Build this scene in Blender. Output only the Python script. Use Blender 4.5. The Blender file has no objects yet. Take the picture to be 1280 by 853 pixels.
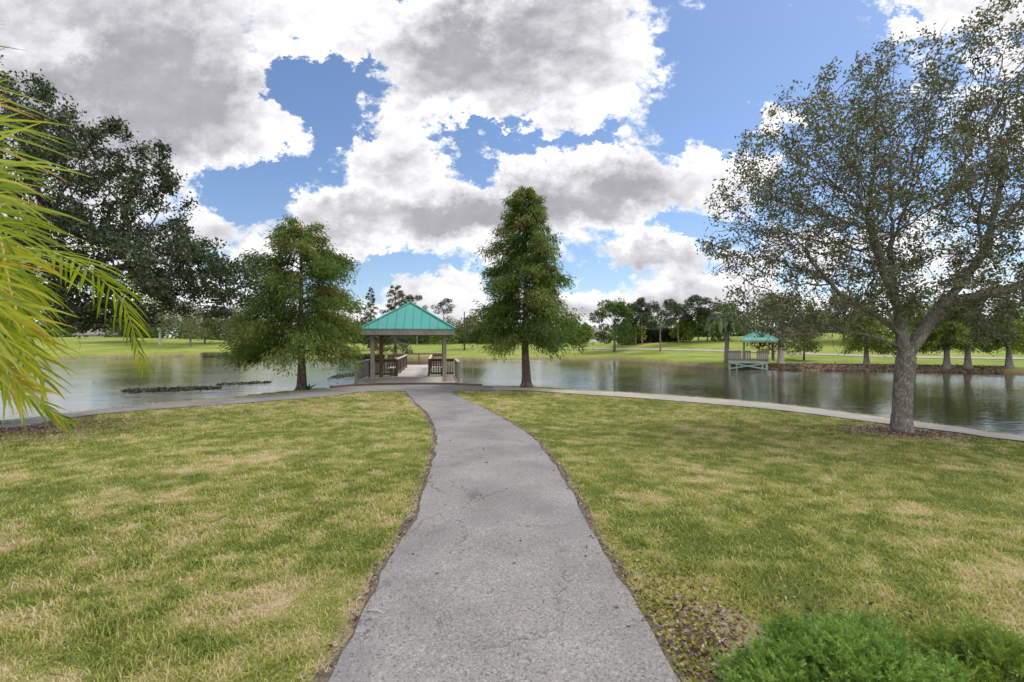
import bpy, math, random
import numpy as np
from mathutils import Vector, Matrix

random.seed(7)
RNG = np.random.default_rng(11)
R = math.radians
scene = bpy.context.scene
COL = scene.collection

# ------------------------------------------------------------------ camera, world, sun, exposure
F = 587.0                      # focal length in pixels of the 1280 px wide photograph
CAMZ = 1.7
VH = 427.0
cam_d = bpy.data.cameras.new('camera')
cam = bpy.data.objects.new('camera', cam_d)
COL.objects.link(cam)
cam.location = (0, 0, CAMZ)
cam.rotation_euler = (R(90), 0, 0)
cam_d.sensor_width = 36
cam_d.lens = F / 1280 * 36
cam_d.clip_start = 0.05
cam_d.clip_end = 4000
cam_d.dof.use_dof = True
cam_d.dof.focus_distance = 12
cam_d.dof.aperture_fstop = 2.8
scene.camera = cam

SUN_EL, SUN_AZ = R(58), R(65)          # azimuth measured from +Y towards +X
world = bpy.data.worlds.new('World')
scene.world = world
world.use_nodes = True
scene.view_settings.view_transform = 'Standard'
scene.view_settings.look = 'None'
scene.view_settings.gamma = 1
scene.view_settings.exposure = 1.32
scene.render.engine = 'CYCLES'
scene.cycles.use_denoising = True
world.cycles.sampling_method = 'MANUAL'
world.cycles.sample_map_resolution = 512
scene.cycles.max_bounces = 8
scene.cycles.transparent_max_bounces = 8


class NT:
    """small helper to write node trees"""
    def __init__(self, tree):
        self.t = tree
        self.n = tree.nodes
        self.l = tree.links

    def new(self, kind, **kw):
        nd = self.n.new(kind)
        for k, v in kw.items():
            setattr(nd, k, v)
        return nd

    def put(self, sock, v):
        if isinstance(v, bpy.types.NodeSocket):
            self.l.new(v, sock)
        elif v is not None:
            sock.default_value = v

    def math(self, op, a, b=None, c=None, clamp=False):
        nd = self.new('ShaderNodeMath', operation=op, use_clamp=clamp)
        for s, v in zip(nd.inputs, (a, b, c)):
            self.put(s, v)
        return nd.outputs[0]

    def vmath(self, op, a, b=None, out=0):
        nd = self.new('ShaderNodeVectorMath', operation=op)
        self.put(nd.inputs[0], a)
        self.put(nd.inputs[1], b)
        return nd.outputs[out]

    def step(self, v, a, b, lo=0.0, hi=1.0):
        nd = self.new('ShaderNodeMapRange', interpolation_type='SMOOTHSTEP')
        self.put(nd.inputs['Value'], v)
        self.put(nd.inputs['From Min'], a); self.put(nd.inputs['From Max'], b)
        self.put(nd.inputs['To Min'], lo); self.put(nd.inputs['To Max'], hi)
        return nd.outputs[0]

    def lin(self, v, a, b, lo=0.0, hi=1.0):
        nd = self.new('ShaderNodeMapRange')
        self.put(nd.inputs['Value'], v)
        self.put(nd.inputs['From Min'], a); self.put(nd.inputs['From Max'], b)
        self.put(nd.inputs['To Min'], lo); self.put(nd.inputs['To Max'], hi)
        return nd.outputs[0]

    def mix(self, f, a, b, blend='MIX'):
        nd = self.new('ShaderNodeMix', data_type='RGBA', blend_type=blend)
        self.put(nd.inputs[0], f)
        for s, v in ((nd.inputs[6], a), (nd.inputs[7], b)):
            if isinstance(v, tuple) and len(v) == 3:
                v = (*v, 1)
            self.put(s, v)
        return nd.outputs[2]

    def noise(self, vec, scale, detail=4, rough=0.55, dist=0.0, out=0):
        nd = self.new('ShaderNodeTexNoise')
        self.put(nd.inputs['Vector'], vec)
        nd.inputs['Scale'].default_value = scale
        nd.inputs['Detail'].default_value = detail
        nd.inputs['Roughness'].default_value = rough
        nd.inputs['Distortion'].default_value = dist
        return nd.outputs[out]

    def ramp(self, v, stops):
        nd = self.new('ShaderNodeValToRGB')
        cr = nd.color_ramp
        while len(cr.elements) < len(stops):
            cr.elements.new(0.5)
        for e, (p, c) in zip(cr.elements, stops):
            e.position = p
            e.color = (*c, 1)
        self.put(nd.inputs[0], v)
        return nd.outputs[0]

    def attr(self, name):
        nd = self.new('ShaderNodeAttribute', attribute_name=name)
        return nd.outputs['Fac']

    def objco(self):
        return self.new('ShaderNodeTexCoord').outputs['Object']


def build_sky():
    b = NT(world.node_tree)
    for nd in list(b.n):
        b.n.remove(nd)
    out = b.new('ShaderNodeOutputWorld')
    bg = b.new('ShaderNodeBackground')
    b.l.new(bg.outputs[0], out.inputs[0])
    sky = b.new('ShaderNodeTexSky', sky_type='NISHITA')
    sky.sun_disc = False
    sky.sun_elevation = SUN_EL
    sky.sun_rotation = SUN_AZ
    sky.air_density = 1.0
    sky.dust_density = 0.6
    sky.ozone_density = 1.6
    d = b.new('ShaderNodeTexCoord').outputs['Generated']
    sp = b.new('ShaderNodeSeparateXYZ')
    b.l.new(d, sp.inputs[0])
    yy = b.math('MAXIMUM', sp.outputs[1], 0.16)
    u = b.math('DIVIDE', sp.outputs[0], yy)
    v = b.math('DIVIDE', sp.outputs[2], yy)
    cb = b.new('ShaderNodeCombineXYZ')
    b.l.new(u, cb.inputs[0]); b.l.new(v, cb.inputs[1])
    p0 = cb.outputs[0]

    def scaled(vec, k):
        nd = b.new('ShaderNodeVectorMath', operation='SCALE')
        b.l.new(vec, nd.inputs[0]); b.put(nd.inputs[3], k)
        return nd.outputs[0]
    # a wobble so that cloud outlines are ragged, smaller towards the horizon
    wob = b.vmath('SUBTRACT', b.noise(b.vmath('MULTIPLY', p0, (1, 1.25, 1)), 4.0, 8, 0.70, out=1), (0.5, 0.5, 0.5))
    p = b.vmath('ADD', p0, scaled(wob, b.lin(v, 0.0, 0.45, 0.17, 0.40)))

    def blobs(lst, start, inner=.25):
        acc = start
        for (cx, cy, rx, ry, amp) in lst:
            q = b.vmath('SUBTRACT', p, ((cx - 640) / F, (VH - cy) / F, 0))
            q = b.vmath('MULTIPLY', q, (F / rx, F / ry, 0))
            l = b.vmath('LENGTH', q, out=1)
            m = b.new('ShaderNodeMapRange', interpolation_type='SMOOTHSTEP')
            b.l.new(l, m.inputs['Value'])
            m.inputs['From Min'].default_value = inner
            m.inputs['From Max'].default_value = 1.3
            m.inputs['To Min'].default_value = amp
            m.inputs['To Max'].default_value = 0
            acc = b.math('ADD', acc, m.outputs[0])
        return acc
    # cloud cover laid out by direction: + cloud, - open blue
    cover = [
        (120, 60, 270, 170, .95), (230, 130, 150, 110, .6), (60, 230, 240, 160, .55), (330, 160, 60, 50, .35), (440, 20, 120, 55, .7),
        (600, 70, 190, 110, .95), (760, 60, 130, 95, .75), (560, 20, 200, 60, .3), (610, 150, 50, 22, .3),
        (470, 190, 110, 48, .75), (520, 262, 190, 52, .8), (400, 275, 80, 28, .5), (590, 300, 110, 45, .55),
        (790, 225, 190, 62, .85), (700, 255, 130, 60, .5), (910, 205, 80, 35, .55), (685, 160, 22, 14, .5),
        (830, 325, 140, 30, .6), (740, 375, 160, 26, .65), (545, 358, 75, 15, .65), (900, 375, 120, 30, .55),
        (640, 392, 1000, 26, .50), (560, 385, 200, 16, .2), (330, 320, 60, 30, .4), (250, 330, 140, 70, .35), (470, 312, 120, 22, .3),
        (1190, 15, 120, 34, .8), (1255, 60, 70, 30, .5), (975, 148, 52, 28, .85), (1240, 150, 110, 60, .45), (1180, 330, 260, 50, .4), (1010, 300, 90, 40, .25),
        (405, 100, 82, 70, -1.15), (345, 75, 50, 40, -.6), (318, 242, 64, 54, -.95), (405, 190, 40, 55, -.5), (590, 182, 95, 17, -.6),
        (960, 80, 170, 90, -.7), (1060, 170, 120, 60, -.3), (460, 338, 50, 13, -.75), (770, 342, 60, 9, -.4), (720, 168, 70, 13, -.5), (600, 215, 40, 14, -.25), (890, 285, 75, 17, -.5),
    ]
    pn = b.vmath('MULTIPLY', p0, (1, 1.35, 1))
    n1 = b.math('SUBTRACT', b.noise(pn, 6.5, 9, 0.64), 0.5)
    cov = blobs(cover, -0.24)
    nf = b.math('SUBTRACT', b.noise(b.vmath('ADD', pn, scaled(wob, .06)), 21, 6, 0.62), 0.5)
    dens = b.math('MULTIPLY_ADD', n1, 2.1, cov)
    dens = b.math('MULTIPLY_ADD', nf, .7, dens)
    alpha = b.step(dens, -0.14, 0.28)
    # thickness: grey hearts, white rims; the side towards the light (up) is brighter
    n2 = b.math('SUBTRACT', b.noise(b.vmath('ADD', pn, (-0.010, 0.030, 0)), 6.5, 7, 0.62), 0.5)
    lit = b.math('SUBTRACT', n1, n2)
    hearts = [
        (140, 40, 280, 150, .60), (240, 130, 130, 100, .40), (60, 220, 220, 130, .45), (590, 80, 140, 82, .75), (720, 25, 100, 55, .45),
        (465, 212, 80, 28, .45), (490, 285, 170, 38, .70), (600, 262, 100, 48, .45), (765, 238, 150, 46, .70), (690, 275, 120, 36, .5), (820, 332, 130, 24, .75), (780, 320, 60, 12, .2), (950, 300, 60, 20, .3),
        (560, 30, 70, 36, .3), (740, 385, 140, 16, .4), (90, 55, 60, 26, -.5), (435, 20, 90, 40, -.5), (560, 135, 60, 26, -.3), (850, 60, 50, 50, -.3), (545, 356, 80, 20, .4), (900, 372, 130, 26, .4), (650, 310, 60, 20, .3), (250, 310, 120, 40, .4), (1200, 15, 80, 20, .2),
    ]
    heart = blobs(hearts, -0.16, .05)
    g = b.math('MULTIPLY_ADD', b.math('MINIMUM', dens, 1.0), 0.62, heart)
    g = b.math('MULTIPLY_ADD', lit, -1.15, g)
    n3 = b.math('SUBTRACT', b.noise(pn, 4.5, 4, 0.55, .3), 0.5)
    g = b.math('MULTIPLY_ADD', n3, 0.85, b.math('ADD', g, .24))
    grey = b.lin(g, 0.02, 1.35)
    grey.node.clamp = True
    white = b.mix(b.step(v, 0, .12), (5.0, 5.0, 5.15), (6.0, 6.0, 6.1))
    ccol = b.mix(b.math('POWER', grey, 1.0), white, (2.22, 2.18, 2.36))
    tex = b.math('MULTIPLY', b.lin(lit, -.14, .14, .89, 1.10), b.lin(n3, -.25, .25, 1.10, .90))
    ccol = scaled(ccol, tex)
    # unseen brighter, fuller cloud added behind the viewer to light foliage from the front
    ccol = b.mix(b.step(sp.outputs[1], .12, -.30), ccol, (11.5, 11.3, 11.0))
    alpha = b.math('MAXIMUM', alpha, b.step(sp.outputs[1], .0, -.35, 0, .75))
    skc = b.mix(1.0, sky.outputs[0], (0.60, 0.645, 0.715), 'MULTIPLY')
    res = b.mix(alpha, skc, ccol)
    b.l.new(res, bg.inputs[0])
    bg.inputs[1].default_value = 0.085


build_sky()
sun_d = bpy.data.lights.new('sun', 'SUN')
sun = bpy.data.objects.new('sun', sun_d)
COL.objects.link(sun)
sun_d.energy = 1.5
sun_d.angle = R(24)
sun_d.color = (1, 0.95, 0.88)
_s = Vector((math.sin(SUN_AZ) * math.cos(SUN_EL), math.cos(SUN_AZ) * math.cos(SUN_EL), math.sin(SUN_EL)))
sun.rotation_euler = (-_s).to_track_quat('-Z', 'Y').to_euler()
sun.location = (0, 0, 40)

# ------------------------------------------------------------------ general helpers


def tag(o, label=None, cat=None, group=None, kind=None):
    if label: o['label'] = label
    if cat: o['category'] = cat
    if group: o['group'] = group
    if kind: o['kind'] = kind
    return o


def empty(name, loc=(0, 0, 0), rz=0.0):
    o = bpy.data.objects.new(name, None)
    o.empty_display_size = 0.3
    COL.objects.link(o)
    o.location = loc
    o.rotation_euler = (0, 0, rz)
    return o


def link_mesh(name, me, mat, parent=None):
    o = bpy.data.objects.new(name, me)
    COL.objects.link(o)
    if mat is not None:
        me.materials.append(mat)
    if parent is not None:
        o.parent = parent
    return o


def np_mesh(name, V, Fs, mat, parent=None, attrs=None, smooth=False):
    """V (n,3); Fs (m,k) one face size; attrs {name: per-vertex floats}"""
    V = np.asarray(V, np.float32)
    Fs = np.asarray(Fs, np.int32)
    me = bpy.data.meshes.new(name)
    me.vertices.add(len(V))
    me.vertices.foreach_set('co', V.ravel())
    k = Fs.shape[1]
    me.loops.add(Fs.size)
    me.loops.foreach_set('vertex_index', Fs.ravel())
    me.polygons.add(len(Fs))
    me.polygons.foreach_set('loop_start', np.arange(0, Fs.size, k, dtype=np.int32))
    me.polygons.foreach_set('loop_total', np.full(len(Fs), k, np.int32))
    if smooth:
        me.polygons.foreach_set('use_smooth', np.ones(len(Fs), bool))
    for an, av in (attrs or {}).items():
        a = me.attributes.new(an, 'FLOAT', 'POINT')
        a.data.foreach_set('value', np.asarray(av, np.float32))
    me.update(calc_edges=True)
    return link_mesh(name, me, mat, parent)


class MB:
    """collects boxes, beams and tubes for one mesh"""
    def __init__(self):
        self.v = []
        self.f = []

    def poly(self, pts):
        b = len(self.v)
        self.v += [tuple(p) for p in pts]
        self.f.append(tuple(range(b, b + len(pts))))

    def hexa(self, c):
        b = len(self.v)
        self.v += [tuple(p) for p in c]
        for q in ((0, 3, 2, 1), (4, 5, 6, 7), (0, 1, 5, 4), (1, 2, 6, 5), (2, 3, 7, 6), (3, 0, 4, 7)):
            self.f.append(tuple(b + i for i in q))

    def box(self, x0, x1, y0, y1, z0, z1):
        self.hexa([(x0, y0, z0), (x1, y0, z0), (x1, y1, z0), (x0, y1, z0), (x0, y0, z1), (x1, y0, z1), (x1, y1, z1), (x0, y1, z1)])

    def beam(self, p0, p1, w, h, up=(0, 0, 1)):
        p0 = Vector(p0); p1 = Vector(p1)
        d = (p1 - p0).normalized()
        upv = Vector(up)
        if abs(d.dot(upv)) > 0.98:
            upv = Vector((1, 0, 0))
        s = d.cross(upv).normalized() * (w / 2)
        t = s.cross(d).normalized() * (h / 2)
        self.hexa([p0 - s - t, p0 + s - t, p1 + s - t, p1 - s - t, p0 - s + t, p0 + s + t, p1 + s + t, p1 - s + t])

    def tube(self, pts, rad, n=8, cap=True):
        pts = [Vector(p) for p in pts]
        b = len(self.v)
        ref = None
        for i, p in enumerate(pts):
            d = (pts[min(i + 1, len(pts) - 1)] - pts[max(i - 1, 0)])
            d = d.normalized() if d.length > 1e-9 else Vector((0, 0, 1))
            if ref is None:
                ref = d.orthogonal().normalized()
            ref = (ref - d * ref.dot(d))
            ref = ref.normalized() if ref.length > 1e-6 else d.orthogonal().normalized()
            s = d.cross(ref)
            r = rad[i] if hasattr(rad, '__len__') else rad
            for k in range(n):
                a = 2 * math.pi * k / n
                self.v.append(tuple(p + ref * (r * math.cos(a)) + s * (r * math.sin(a))))
        for i in range(len(pts) - 1):
            for k in range(n):
                a = b + i * n + k; c = b + i * n + (k + 1) % n
                self.f.append((a, c, c + n, a + n))
        if cap:
            self.f.append(tuple(b + k for k in reversed(range(n))))
            e = b + (len(pts) - 1) * n
            self.f.append(tuple(e + k for k in range(n)))

    def build(self, name, mat, parent=None, smooth=False, bevel=0):
        me = bpy.data.meshes.new(name)
        me.from_pydata(self.v, [], self.f)
        if smooth:
            me.polygons.foreach_set('use_smooth', np.ones(len(me.polygons), bool))
        me.update()
        o = link_mesh(name, me, mat, parent)
        if bevel:
            m = o.modifiers.new('bevel', 'BEVEL')
            m.width = bevel
            m.segments = 2
            m.limit_method = 'ANGLE'
        return o


def catmull(pts, n=8):
    pts = [np.array(p, float) for p in pts]
    P = [2 * pts[0] - pts[1]] + pts + [2 * pts[-1] - pts[-2]]
    o = []
    for i in range(1, len(P) - 2):
        for k in range(n):
            t = k / n
            o.append(0.5 * ((2 * P[i]) + (-P[i - 1] + P[i + 1]) * t + (2 * P[i - 1] - 5 * P[i] + 4 * P[i + 1] - P[i + 2]) * t * t
                            + (-P[i - 1] + 3 * P[i] - 3 * P[i + 1] + P[i + 2]) * t ** 3))
    o.append(P[-2])
    return np.array(o)


_HT = np.random.default_rng(5).random((256, 256))


def vnoise(x, y):
    xi = np.floor(x).astype(int); yi = np.floor(y).astype(int)
    fx = x - xi; fy = y - yi
    fx = fx * fx * (3 - 2 * fx); fy = fy * fy * (3 - 2 * fy)
    h = lambda a, c: _HT[a & 255, c & 255]
    return (h(xi, yi) * (1 - fx) + h(xi + 1, yi) * fx) * (1 - fy) + (h(xi, yi + 1) * (1 - fx) + h(xi + 1, yi + 1) * fx) * fy


def fbm(x, y, oct=4, sx=0.0):
    s = 0; a = 0.5; t = 0
    for k in range(oct):
        s = s + a * vnoise(x * 2 ** k + 17.3 * k + sx, y * 2 ** k + 9.1 * k - sx)
        t += a
        a *= 0.55
    return s / t


def sstep(a, b, x):
    t = np.clip((x - a) / (b - a), 0, 1)
    return t * t * (3 - 2 * t)

# ------------------------------------------------------------------ materials


def new_mat(name):
    m = bpy.data.materials.new(name)
    m.use_nodes = True
    b = NT(m.node_tree)
    bs = b.n['Principled BSDF']
    return m, b, bs


def bump(b, bs, h, strength=0.5, dist=0.02):
    nd = b.new('ShaderNodeBump')
    nd.inputs['Strength'].default_value = strength
    nd.inputs['Distance'].default_value = dist
    b.put(nd.inputs['Height'], h)
    b.l.new(nd.outputs[0], bs.inputs['Normal'])


def mat_leaf(name, stops, transl=0.35, rough=0.5, spec=0.35, attr='rnd'):
    m, b, bs = new_mat(name)
    c = b.ramp(b.attr(attr), stops)
    b.l.new(c, bs.inputs['Base Color'])
    bs.inputs['Roughness'].default_value = rough
    bs.inputs['Specular IOR Level'].default_value = spec
    tr = b.new('ShaderNodeBsdfTranslucent')
    tc = b.mix(1.0, c, (1.35, 1.35, 0.7), 'MULTIPLY')
    b.l.new(tc, tr.inputs[0])
    mx = b.new('ShaderNodeMixShader')
    mx.inputs[0].default_value = transl
    b.l.new(bs.outputs[0], mx.inputs[1]); b.l.new(tr.outputs[0], mx.inputs[2])
    b.l.new(mx.outputs[0], b.n['Material Output'].inputs[0])
    return m


def mat_wood(name, c0, c1, scale=(6, 6, 6), rough=0.85):
    m, b, bs = new_mat(name)
    co = b.vmath('MULTIPLY', b.objco(), scale)
    n = b.noise(co, 3, 6, 0.65)
    n2 = b.noise(b.objco(), 1.3, 3, 0.5)
    f = b.math('MULTIPLY_ADD', n2, 0.6, b.math('MULTIPLY_ADD', n, 0.9, -0.3), clamp=True)
    b.l.new(b.mix(f, c0, c1), bs.inputs['Base Color'])
    bs.inputs['Roughness'].default_value = rough
    bs.inputs['Specular IOR Level'].default_value = 0.2
    bump(b, bs, n, 0.4, 0.01)
    return m


def mat_bark(name, c0, c1, c2, scale=24, bstr=0.8, bd=0.02):
    m, b, bs = new_mat(name)
    co = b.vmath('MULTIPLY', b.objco(), (1, 1, 0.38))
    vo = b.new('ShaderNodeTexVoronoi', feature='DISTANCE_TO_EDGE')
    wv = b.vmath('ADD', co, b.vmath('MULTIPLY', b.noise(co, 11, 6, 0.7, out=1), (0.15, 0.15, 0.15)))
    b.put(vo.inputs['Vector'], wv)
    vo.inputs['Scale'].default_value = scale
    crack = b.step(vo.outputs[0], 0.0, 0.26)
    n = b.noise(b.objco(), 7, 7, 0.7)
    li = b.noise(b.objco(), 2.7, 5, 0.7)
    c = b.mix(crack, c0, c1)
    c = b.mix(b.step(n, 0.45, 0.75), c, c2)
    c = b.mix(b.step(li, 0.56, 0.68, 0, .55), c, (0.32, 0.33, 0.28))
    b.l.new(c, bs.inputs['Base Color'])
    bs.inputs['Roughness'].default_value = 0.9
    bs.inputs['Specular IOR Level'].default_value = 0.15
    bump(b, bs, b.math('MULTIPLY_ADD', n, 0.6, crack), bstr, bd)
    return m


def mat_plain(name, c, rough=0.6, metallic=0.0, var=0.15, scale=4):
    m, b, bs = new_mat(name)
    n = b.noise(b.objco(), scale, 5, 0.6)
    k = b.lin(n, 0.3, 0.7, 1 - var, 1 + var)
    hs = b.new('ShaderNodeHueSaturation')
    hs.inputs['Color'].default_value = (*c, 1)
    b.l.new(k, hs.inputs['Value'])
    b.l.new(hs.outputs[0], bs.inputs['Base Color'])
    bs.inputs['Roughness'].default_value = rough
    bs.inputs['Metallic'].default_value = metallic
    return m


def mat_grass_ground():
    m, b, bs = new_mat('lawn_turf')
    co = b.objco()
    dry = b.attr('dry'); bare = b.attr('bare'); far = b.attr('far'); bank = b.attr('bank')
    n = b.noise(co, 3.0, 6, 0.65)
    nf = b.noise(co, 38, 4, 0.7)
    nb = b.noise(b.vmath('MULTIPLY', co, (1, 1, 1)), 0.22, 5, 0.6)
    d = b.math('MULTIPLY_ADD', b.math('SUBTRACT', n, 0.5), 0.7, dry)
    d = b.math('MULTIPLY_ADD', b.math('SUBTRACT', nf, 0.5), 0.5, d, clamp=True)
    near = b.ramp(d, [(0.0, (.075, .095, .02)), (0.35, (.15, .165, .04)), (0.65, (.25, .215, .09)), (1.0, (.36, .28, .17))])
    soil = b.mix(nf, (.13, .095, .06), (.33, .27, .19))
    near = b.mix(b.step(b.math('MULTIPLY_ADD', b.math('SUBTRACT', nf, .5), .8, bare), 0.35, 0.75), near, soil)
    fv = b.math('MULTIPLY_ADD', b.math('SUBTRACT', n, .5), .35, nb)
    farc = b.ramp(fv, [(0.28, (.11, .165, .026)), (0.5, (.185, .225, .042)), (0.72, (.27, .265, .08))])
    c = b.mix(far, near, farc)
    dirt = b.ramp(n, [(0.3, (.09, .065, .042)), (0.55, (.19, .135, .085)), (0.75, (.30, .22, .14))])
    c = b.mix(bank, c, dirt)
    b.l.new(c, bs.inputs['Base Color'])
    bs.inputs['Roughness'].default_value = 0.95
    bs.inputs['Specular IOR Level'].default_value = 0.1
    bump(b, bs, b.math('ADD', nf, n), 0.6, 0.03)
    return m


def mat_asphalt():
    m, b, bs = new_mat('old_asphalt')
    co = b.objco()
    n = b.noise(co, 1.1, 6, 0.62)
    n2 = b.noise(co, 5, 5, 0.6)
    vo = b.new('ShaderNodeTexVoronoi', feature='F1')
    b.put(vo.inputs['Vector'], co)
    vo.inputs['Scale'].default_value = 115
    agg = b.new('ShaderNodeSeparateColor')
    b.l.new(vo.outputs['Color'], agg.inputs[0])
    fine = b.noise(co, 150, 2, 0.6)
    base = b.ramp(n, [(0.30, (.145, .136, .128)), (0.5, (.19, .180, .171)), (0.72, (.235, .223, .211))])
    spk = b.ramp(agg.outputs[0], [(0.0, (.45, .45, .46)), (0.14, (.78, .78, .79)), (0.45, (1.0, 1.0, 1.0)), (0.85, (1.14, 1.13, 1.11)), (1.0, (1.6, 1.57, 1.53))])
    c = b.mix(1.0, base, spk, 'MULTIPLY')
    c = b.mix(b.step(fine, .62, .75, 0, .6), c, (.07, .065, .065))
    # dark damp stains and the odd pit
    st = b.noise(b.vmath('ADD', co, (3.1, 1.7, 0)), 0.75, 5, 0.6)
    c = b.mix(b.step(st, .50, .66, 0, .5), c, (.12, .115, .125))
    pit = b.noise(co, 38, 3, 0.62)
    c = b.mix(b.step(pit, .635, .68, 0, .85), c, (.05, .045, .042))
    # hairline cracks
    wc = b.vmath('ADD', co, b.vmath('MULTIPLY', b.noise(co, 2.2, 6, 0.7, out=1), (.75, .75, 0)))
    vc = b.new('ShaderNodeTexVoronoi', feature='DISTANCE_TO_EDGE')
    b.put(vc.inputs['Vector'], b.vmath('MULTIPLY', wc, (1.0, .5, 1)))
    vc.inputs['Scale'].default_value = 1.15
    cm = b.step(b.noise(co, .9, 3, .5), .44, .56)
    ck = b.math('MULTIPLY', b.step(vc.outputs[0], 0.002, 0.009, 1, 0), cm)
    c = b.mix(b.math('MULTIPLY', ck, .8), c, (.055, .05, .048))
    b.l.new(c, bs.inputs['Base Color'])
    bs.inputs['Roughness'].default_value = 0.85
    bs.inputs['Specular IOR Level'].default_value = 0.3
    h = b.math('MULTIPLY_ADD', ck, -1.5, b.math('ADD', agg.outputs[0], n2))
    bump(b, bs, h, 0.35, 0.006)
    return m


def mat_concrete():
    m, b, bs = new_mat('path_concrete')
    co = b.objco()
    n = b.noise(co, 0.9, 6, 0.65)
    nf = b.noise(co, 40, 4, 0.7)
    c = b.ramp(n, [(0.3, (.24, .215, .18)), (0.55, (.33, .30, .26)), (0.75, (.39, .36, .31))])
    c = b.mix(b.step(nf, .35, .75, .25, 0), c, (.16, .14, .12))
    b.l.new(c, bs.inputs['Base Color'])
    bs.inputs['Roughness'].default_value = 0.9
    bump(b, bs, nf, 0.3, 0.005)
    return m


def mat_water():
    m, b, bs = new_mat('pond_water')
    co = b.objco()
    bs.inputs['Base Color'].default_value = (.026, .024, .010, 1)
    bs.inputs['Roughness'].default_value = 0.035
    bs.inputs['IOR'].default_value = 1.4
    bs.inputs['Specular IOR Level'].default_value = 0.5
    w1 = b.noise(b.vmath('MULTIPLY', co, (0.75, 1.5, 1)), 2.6, 4, 0.6, 0.4)
    w2 = b.noise(b.vmath('MULTIPLY', co, (0.7, 1.3, 1)), 0.7, 3, 0.55)
    calm = b.step(b.noise(co, 0.07, 3, 0.5), .38, .66, .35, 1.15)
    h = b.math('MULTIPLY', b.math('MULTIPLY_ADD', w2, 1.6, w1), calm)
    bump(b, bs, h, 0.5, 0.05)
    return m


def mat_roof(name, c0, c1, c2):
    m, b, bs = new_mat(name)
    co = b.objco()
    n = b.noise(co, 1.4, 5, 0.6)
    st = b.noise(b.vmath('MULTIPLY', co, (7, 7, .8)), 2.0, 5, .6)
    c = b.mix(n, c0, c1)
    c = b.mix(b.step(st, .5, .78, 0, .4), c, c2)
    b.l.new(c, bs.inputs['Base Color'])
    bs.inputs['Roughness'].default_value = 0.55
    bs.inputs['Specular IOR Level'].default_value = 0.22
    return m


M = {}
M['turf'] = mat_grass_ground()
M['asphalt'] = mat_asphalt()
M['concrete'] = mat_concrete()
M['water'] = mat_water()
M['roof'] = mat_roof('teal_metal_roof', (.052, .225, .195), (.082, .285, .25), (.155, .34, .305))
M['roof_pale'] = mat_roof('pale_teal_metal_roof', (.13, .36, .29), (.20, .44, .37), (.30, .48, .42))
M['wood'] = mat_wood('weathered_wood', (.12, .10, .085), (.40, .36, .32), (5, 5, 1.2))
M['wood_deck'] = mat_wood('sun_bleached_decking', (.30, .27, .235), (.55, .51, .46), (1.5, 6, 6))
M['wood_dark'] = mat_wood('dark_railing_wood', (.055, .035, .025), (.20, .135, .10), (5, 5, 2))
M['wood_brown'] = mat_wood('brown_post_wood', (.10, .050, .028), (.24, .13, .075), (5, 5, 1.2))
M['wood_pale'] = mat_wood('bleached_handrail_wood', (.33, .27, .22), (.58, .50, .43), (5, 5, 2))
M['wood_grey'] = mat_wood('grey_panel_wood', (.10, .09, .08), (.28, .26, .24), (5, 5, 1.2))
M['wood_green'] = mat_wood('pale_green_painted_wood', (.17, .22, .185), (.31, .37, .32), (4, 4, 1.5))
M['bark_oak'] = mat_bark('oak_bark', (.12, .105, .088), (.25, .23, .20), (.37, .345, .31))
M['bark_dark'] = mat_bark('dark_oak_bark', (.04, .033, .026), (.12, .105, .088), (.20, .18, .155))
M['bark_cyp'] = mat_bark('cypress_bark', (.05, .037, .028), (.16, .125, .10), (.25, .21, .18), 22)
M['bark_pale'] = mat_plain('pale_bark', (.38, .36, .33), .9, var=.3, scale=6)
M['bark_pine'] = mat_plain('pine_bark', (.17, .125, .10), .9, var=.35, scale=5)
M['leaf_oak'] = mat_leaf('oak_leaves', [(0, (.052, .064, .034)), (.45, (.105, .118, .062)), (.8, (.17, .172, .10)), (1, (.25, .21, .13))], .28, .5, .22)
M['leaf_oak_dark'] = mat_leaf('dark_oak_leaves', [(0, (.022, .036, .019)), (.5, (.050, .072, .035)), (.85, (.092, .115, .056)), (1, (.17, .155, .085))], .2, .45, .25)
M['leaf_cyp'] = mat_leaf('cypress_needles', [(0, (.055, .10, .020)), (.35, (.105, .165, .032)), (.6, (.165, .195, .055)), (.82, (.20, .165, .062)), (1, (.23, .115, .052))], .45, .6, .2)
M['leaf_far'] = mat_leaf('tree_leaves', [(0, (.035, .062, .018)), (.5, (.085, .135, .032)), (1, (.18, .22, .055))], .3, .6, .2)
M['leaf_bright'] = mat_leaf('bright_leaves', [(0, (.07, .115, .018)), (.5, (.155, .215, .036)), (1, (.27, .30, .07))], .35, .6, .2)
M['leaf_olive'] = mat_leaf('olive_grey_leaves', [(0, (.08, .085, .045)), (.5, (.15, .155, .078)), (1, (.25, .23, .125))], .3, .6, .2)
M['leaf_pine'] = mat_leaf('pine_needles', [(0, (.022, .038, .020)), (.5, (.048, .074, .034)), (1, (.09, .115, .05))], .2, .6, .2)
M['leaf_hedge'] = mat_leaf('hedge_leaves', [(0, (.010, .02, .008)), (.6, (.022, .042, .014)), (1, (.05, .075, .025))], .15, .6, .2)
M['leaf_palm'] = mat_leaf('yellow_green_palm_leaflets', [(0, (.08, .14, .012)), (.4, (.19, .26, .018)), (.8, (.36, .40, .03)), (.95, (.48, .42, .05)), (1, (.45, .24, .06))], .45, .38, .5)
M['leaf_palm_dark'] = mat_leaf('grey_green_palm_leaflets', [(0, (.03, .07, .035)), (.6, (.07, .13, .065)), (1, (.20, .24, .07))], .3, .5, .3)
M['rachis'] = mat_plain('palm_stalk', (.42, .36, .11), .5, var=.25, scale=9)
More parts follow.
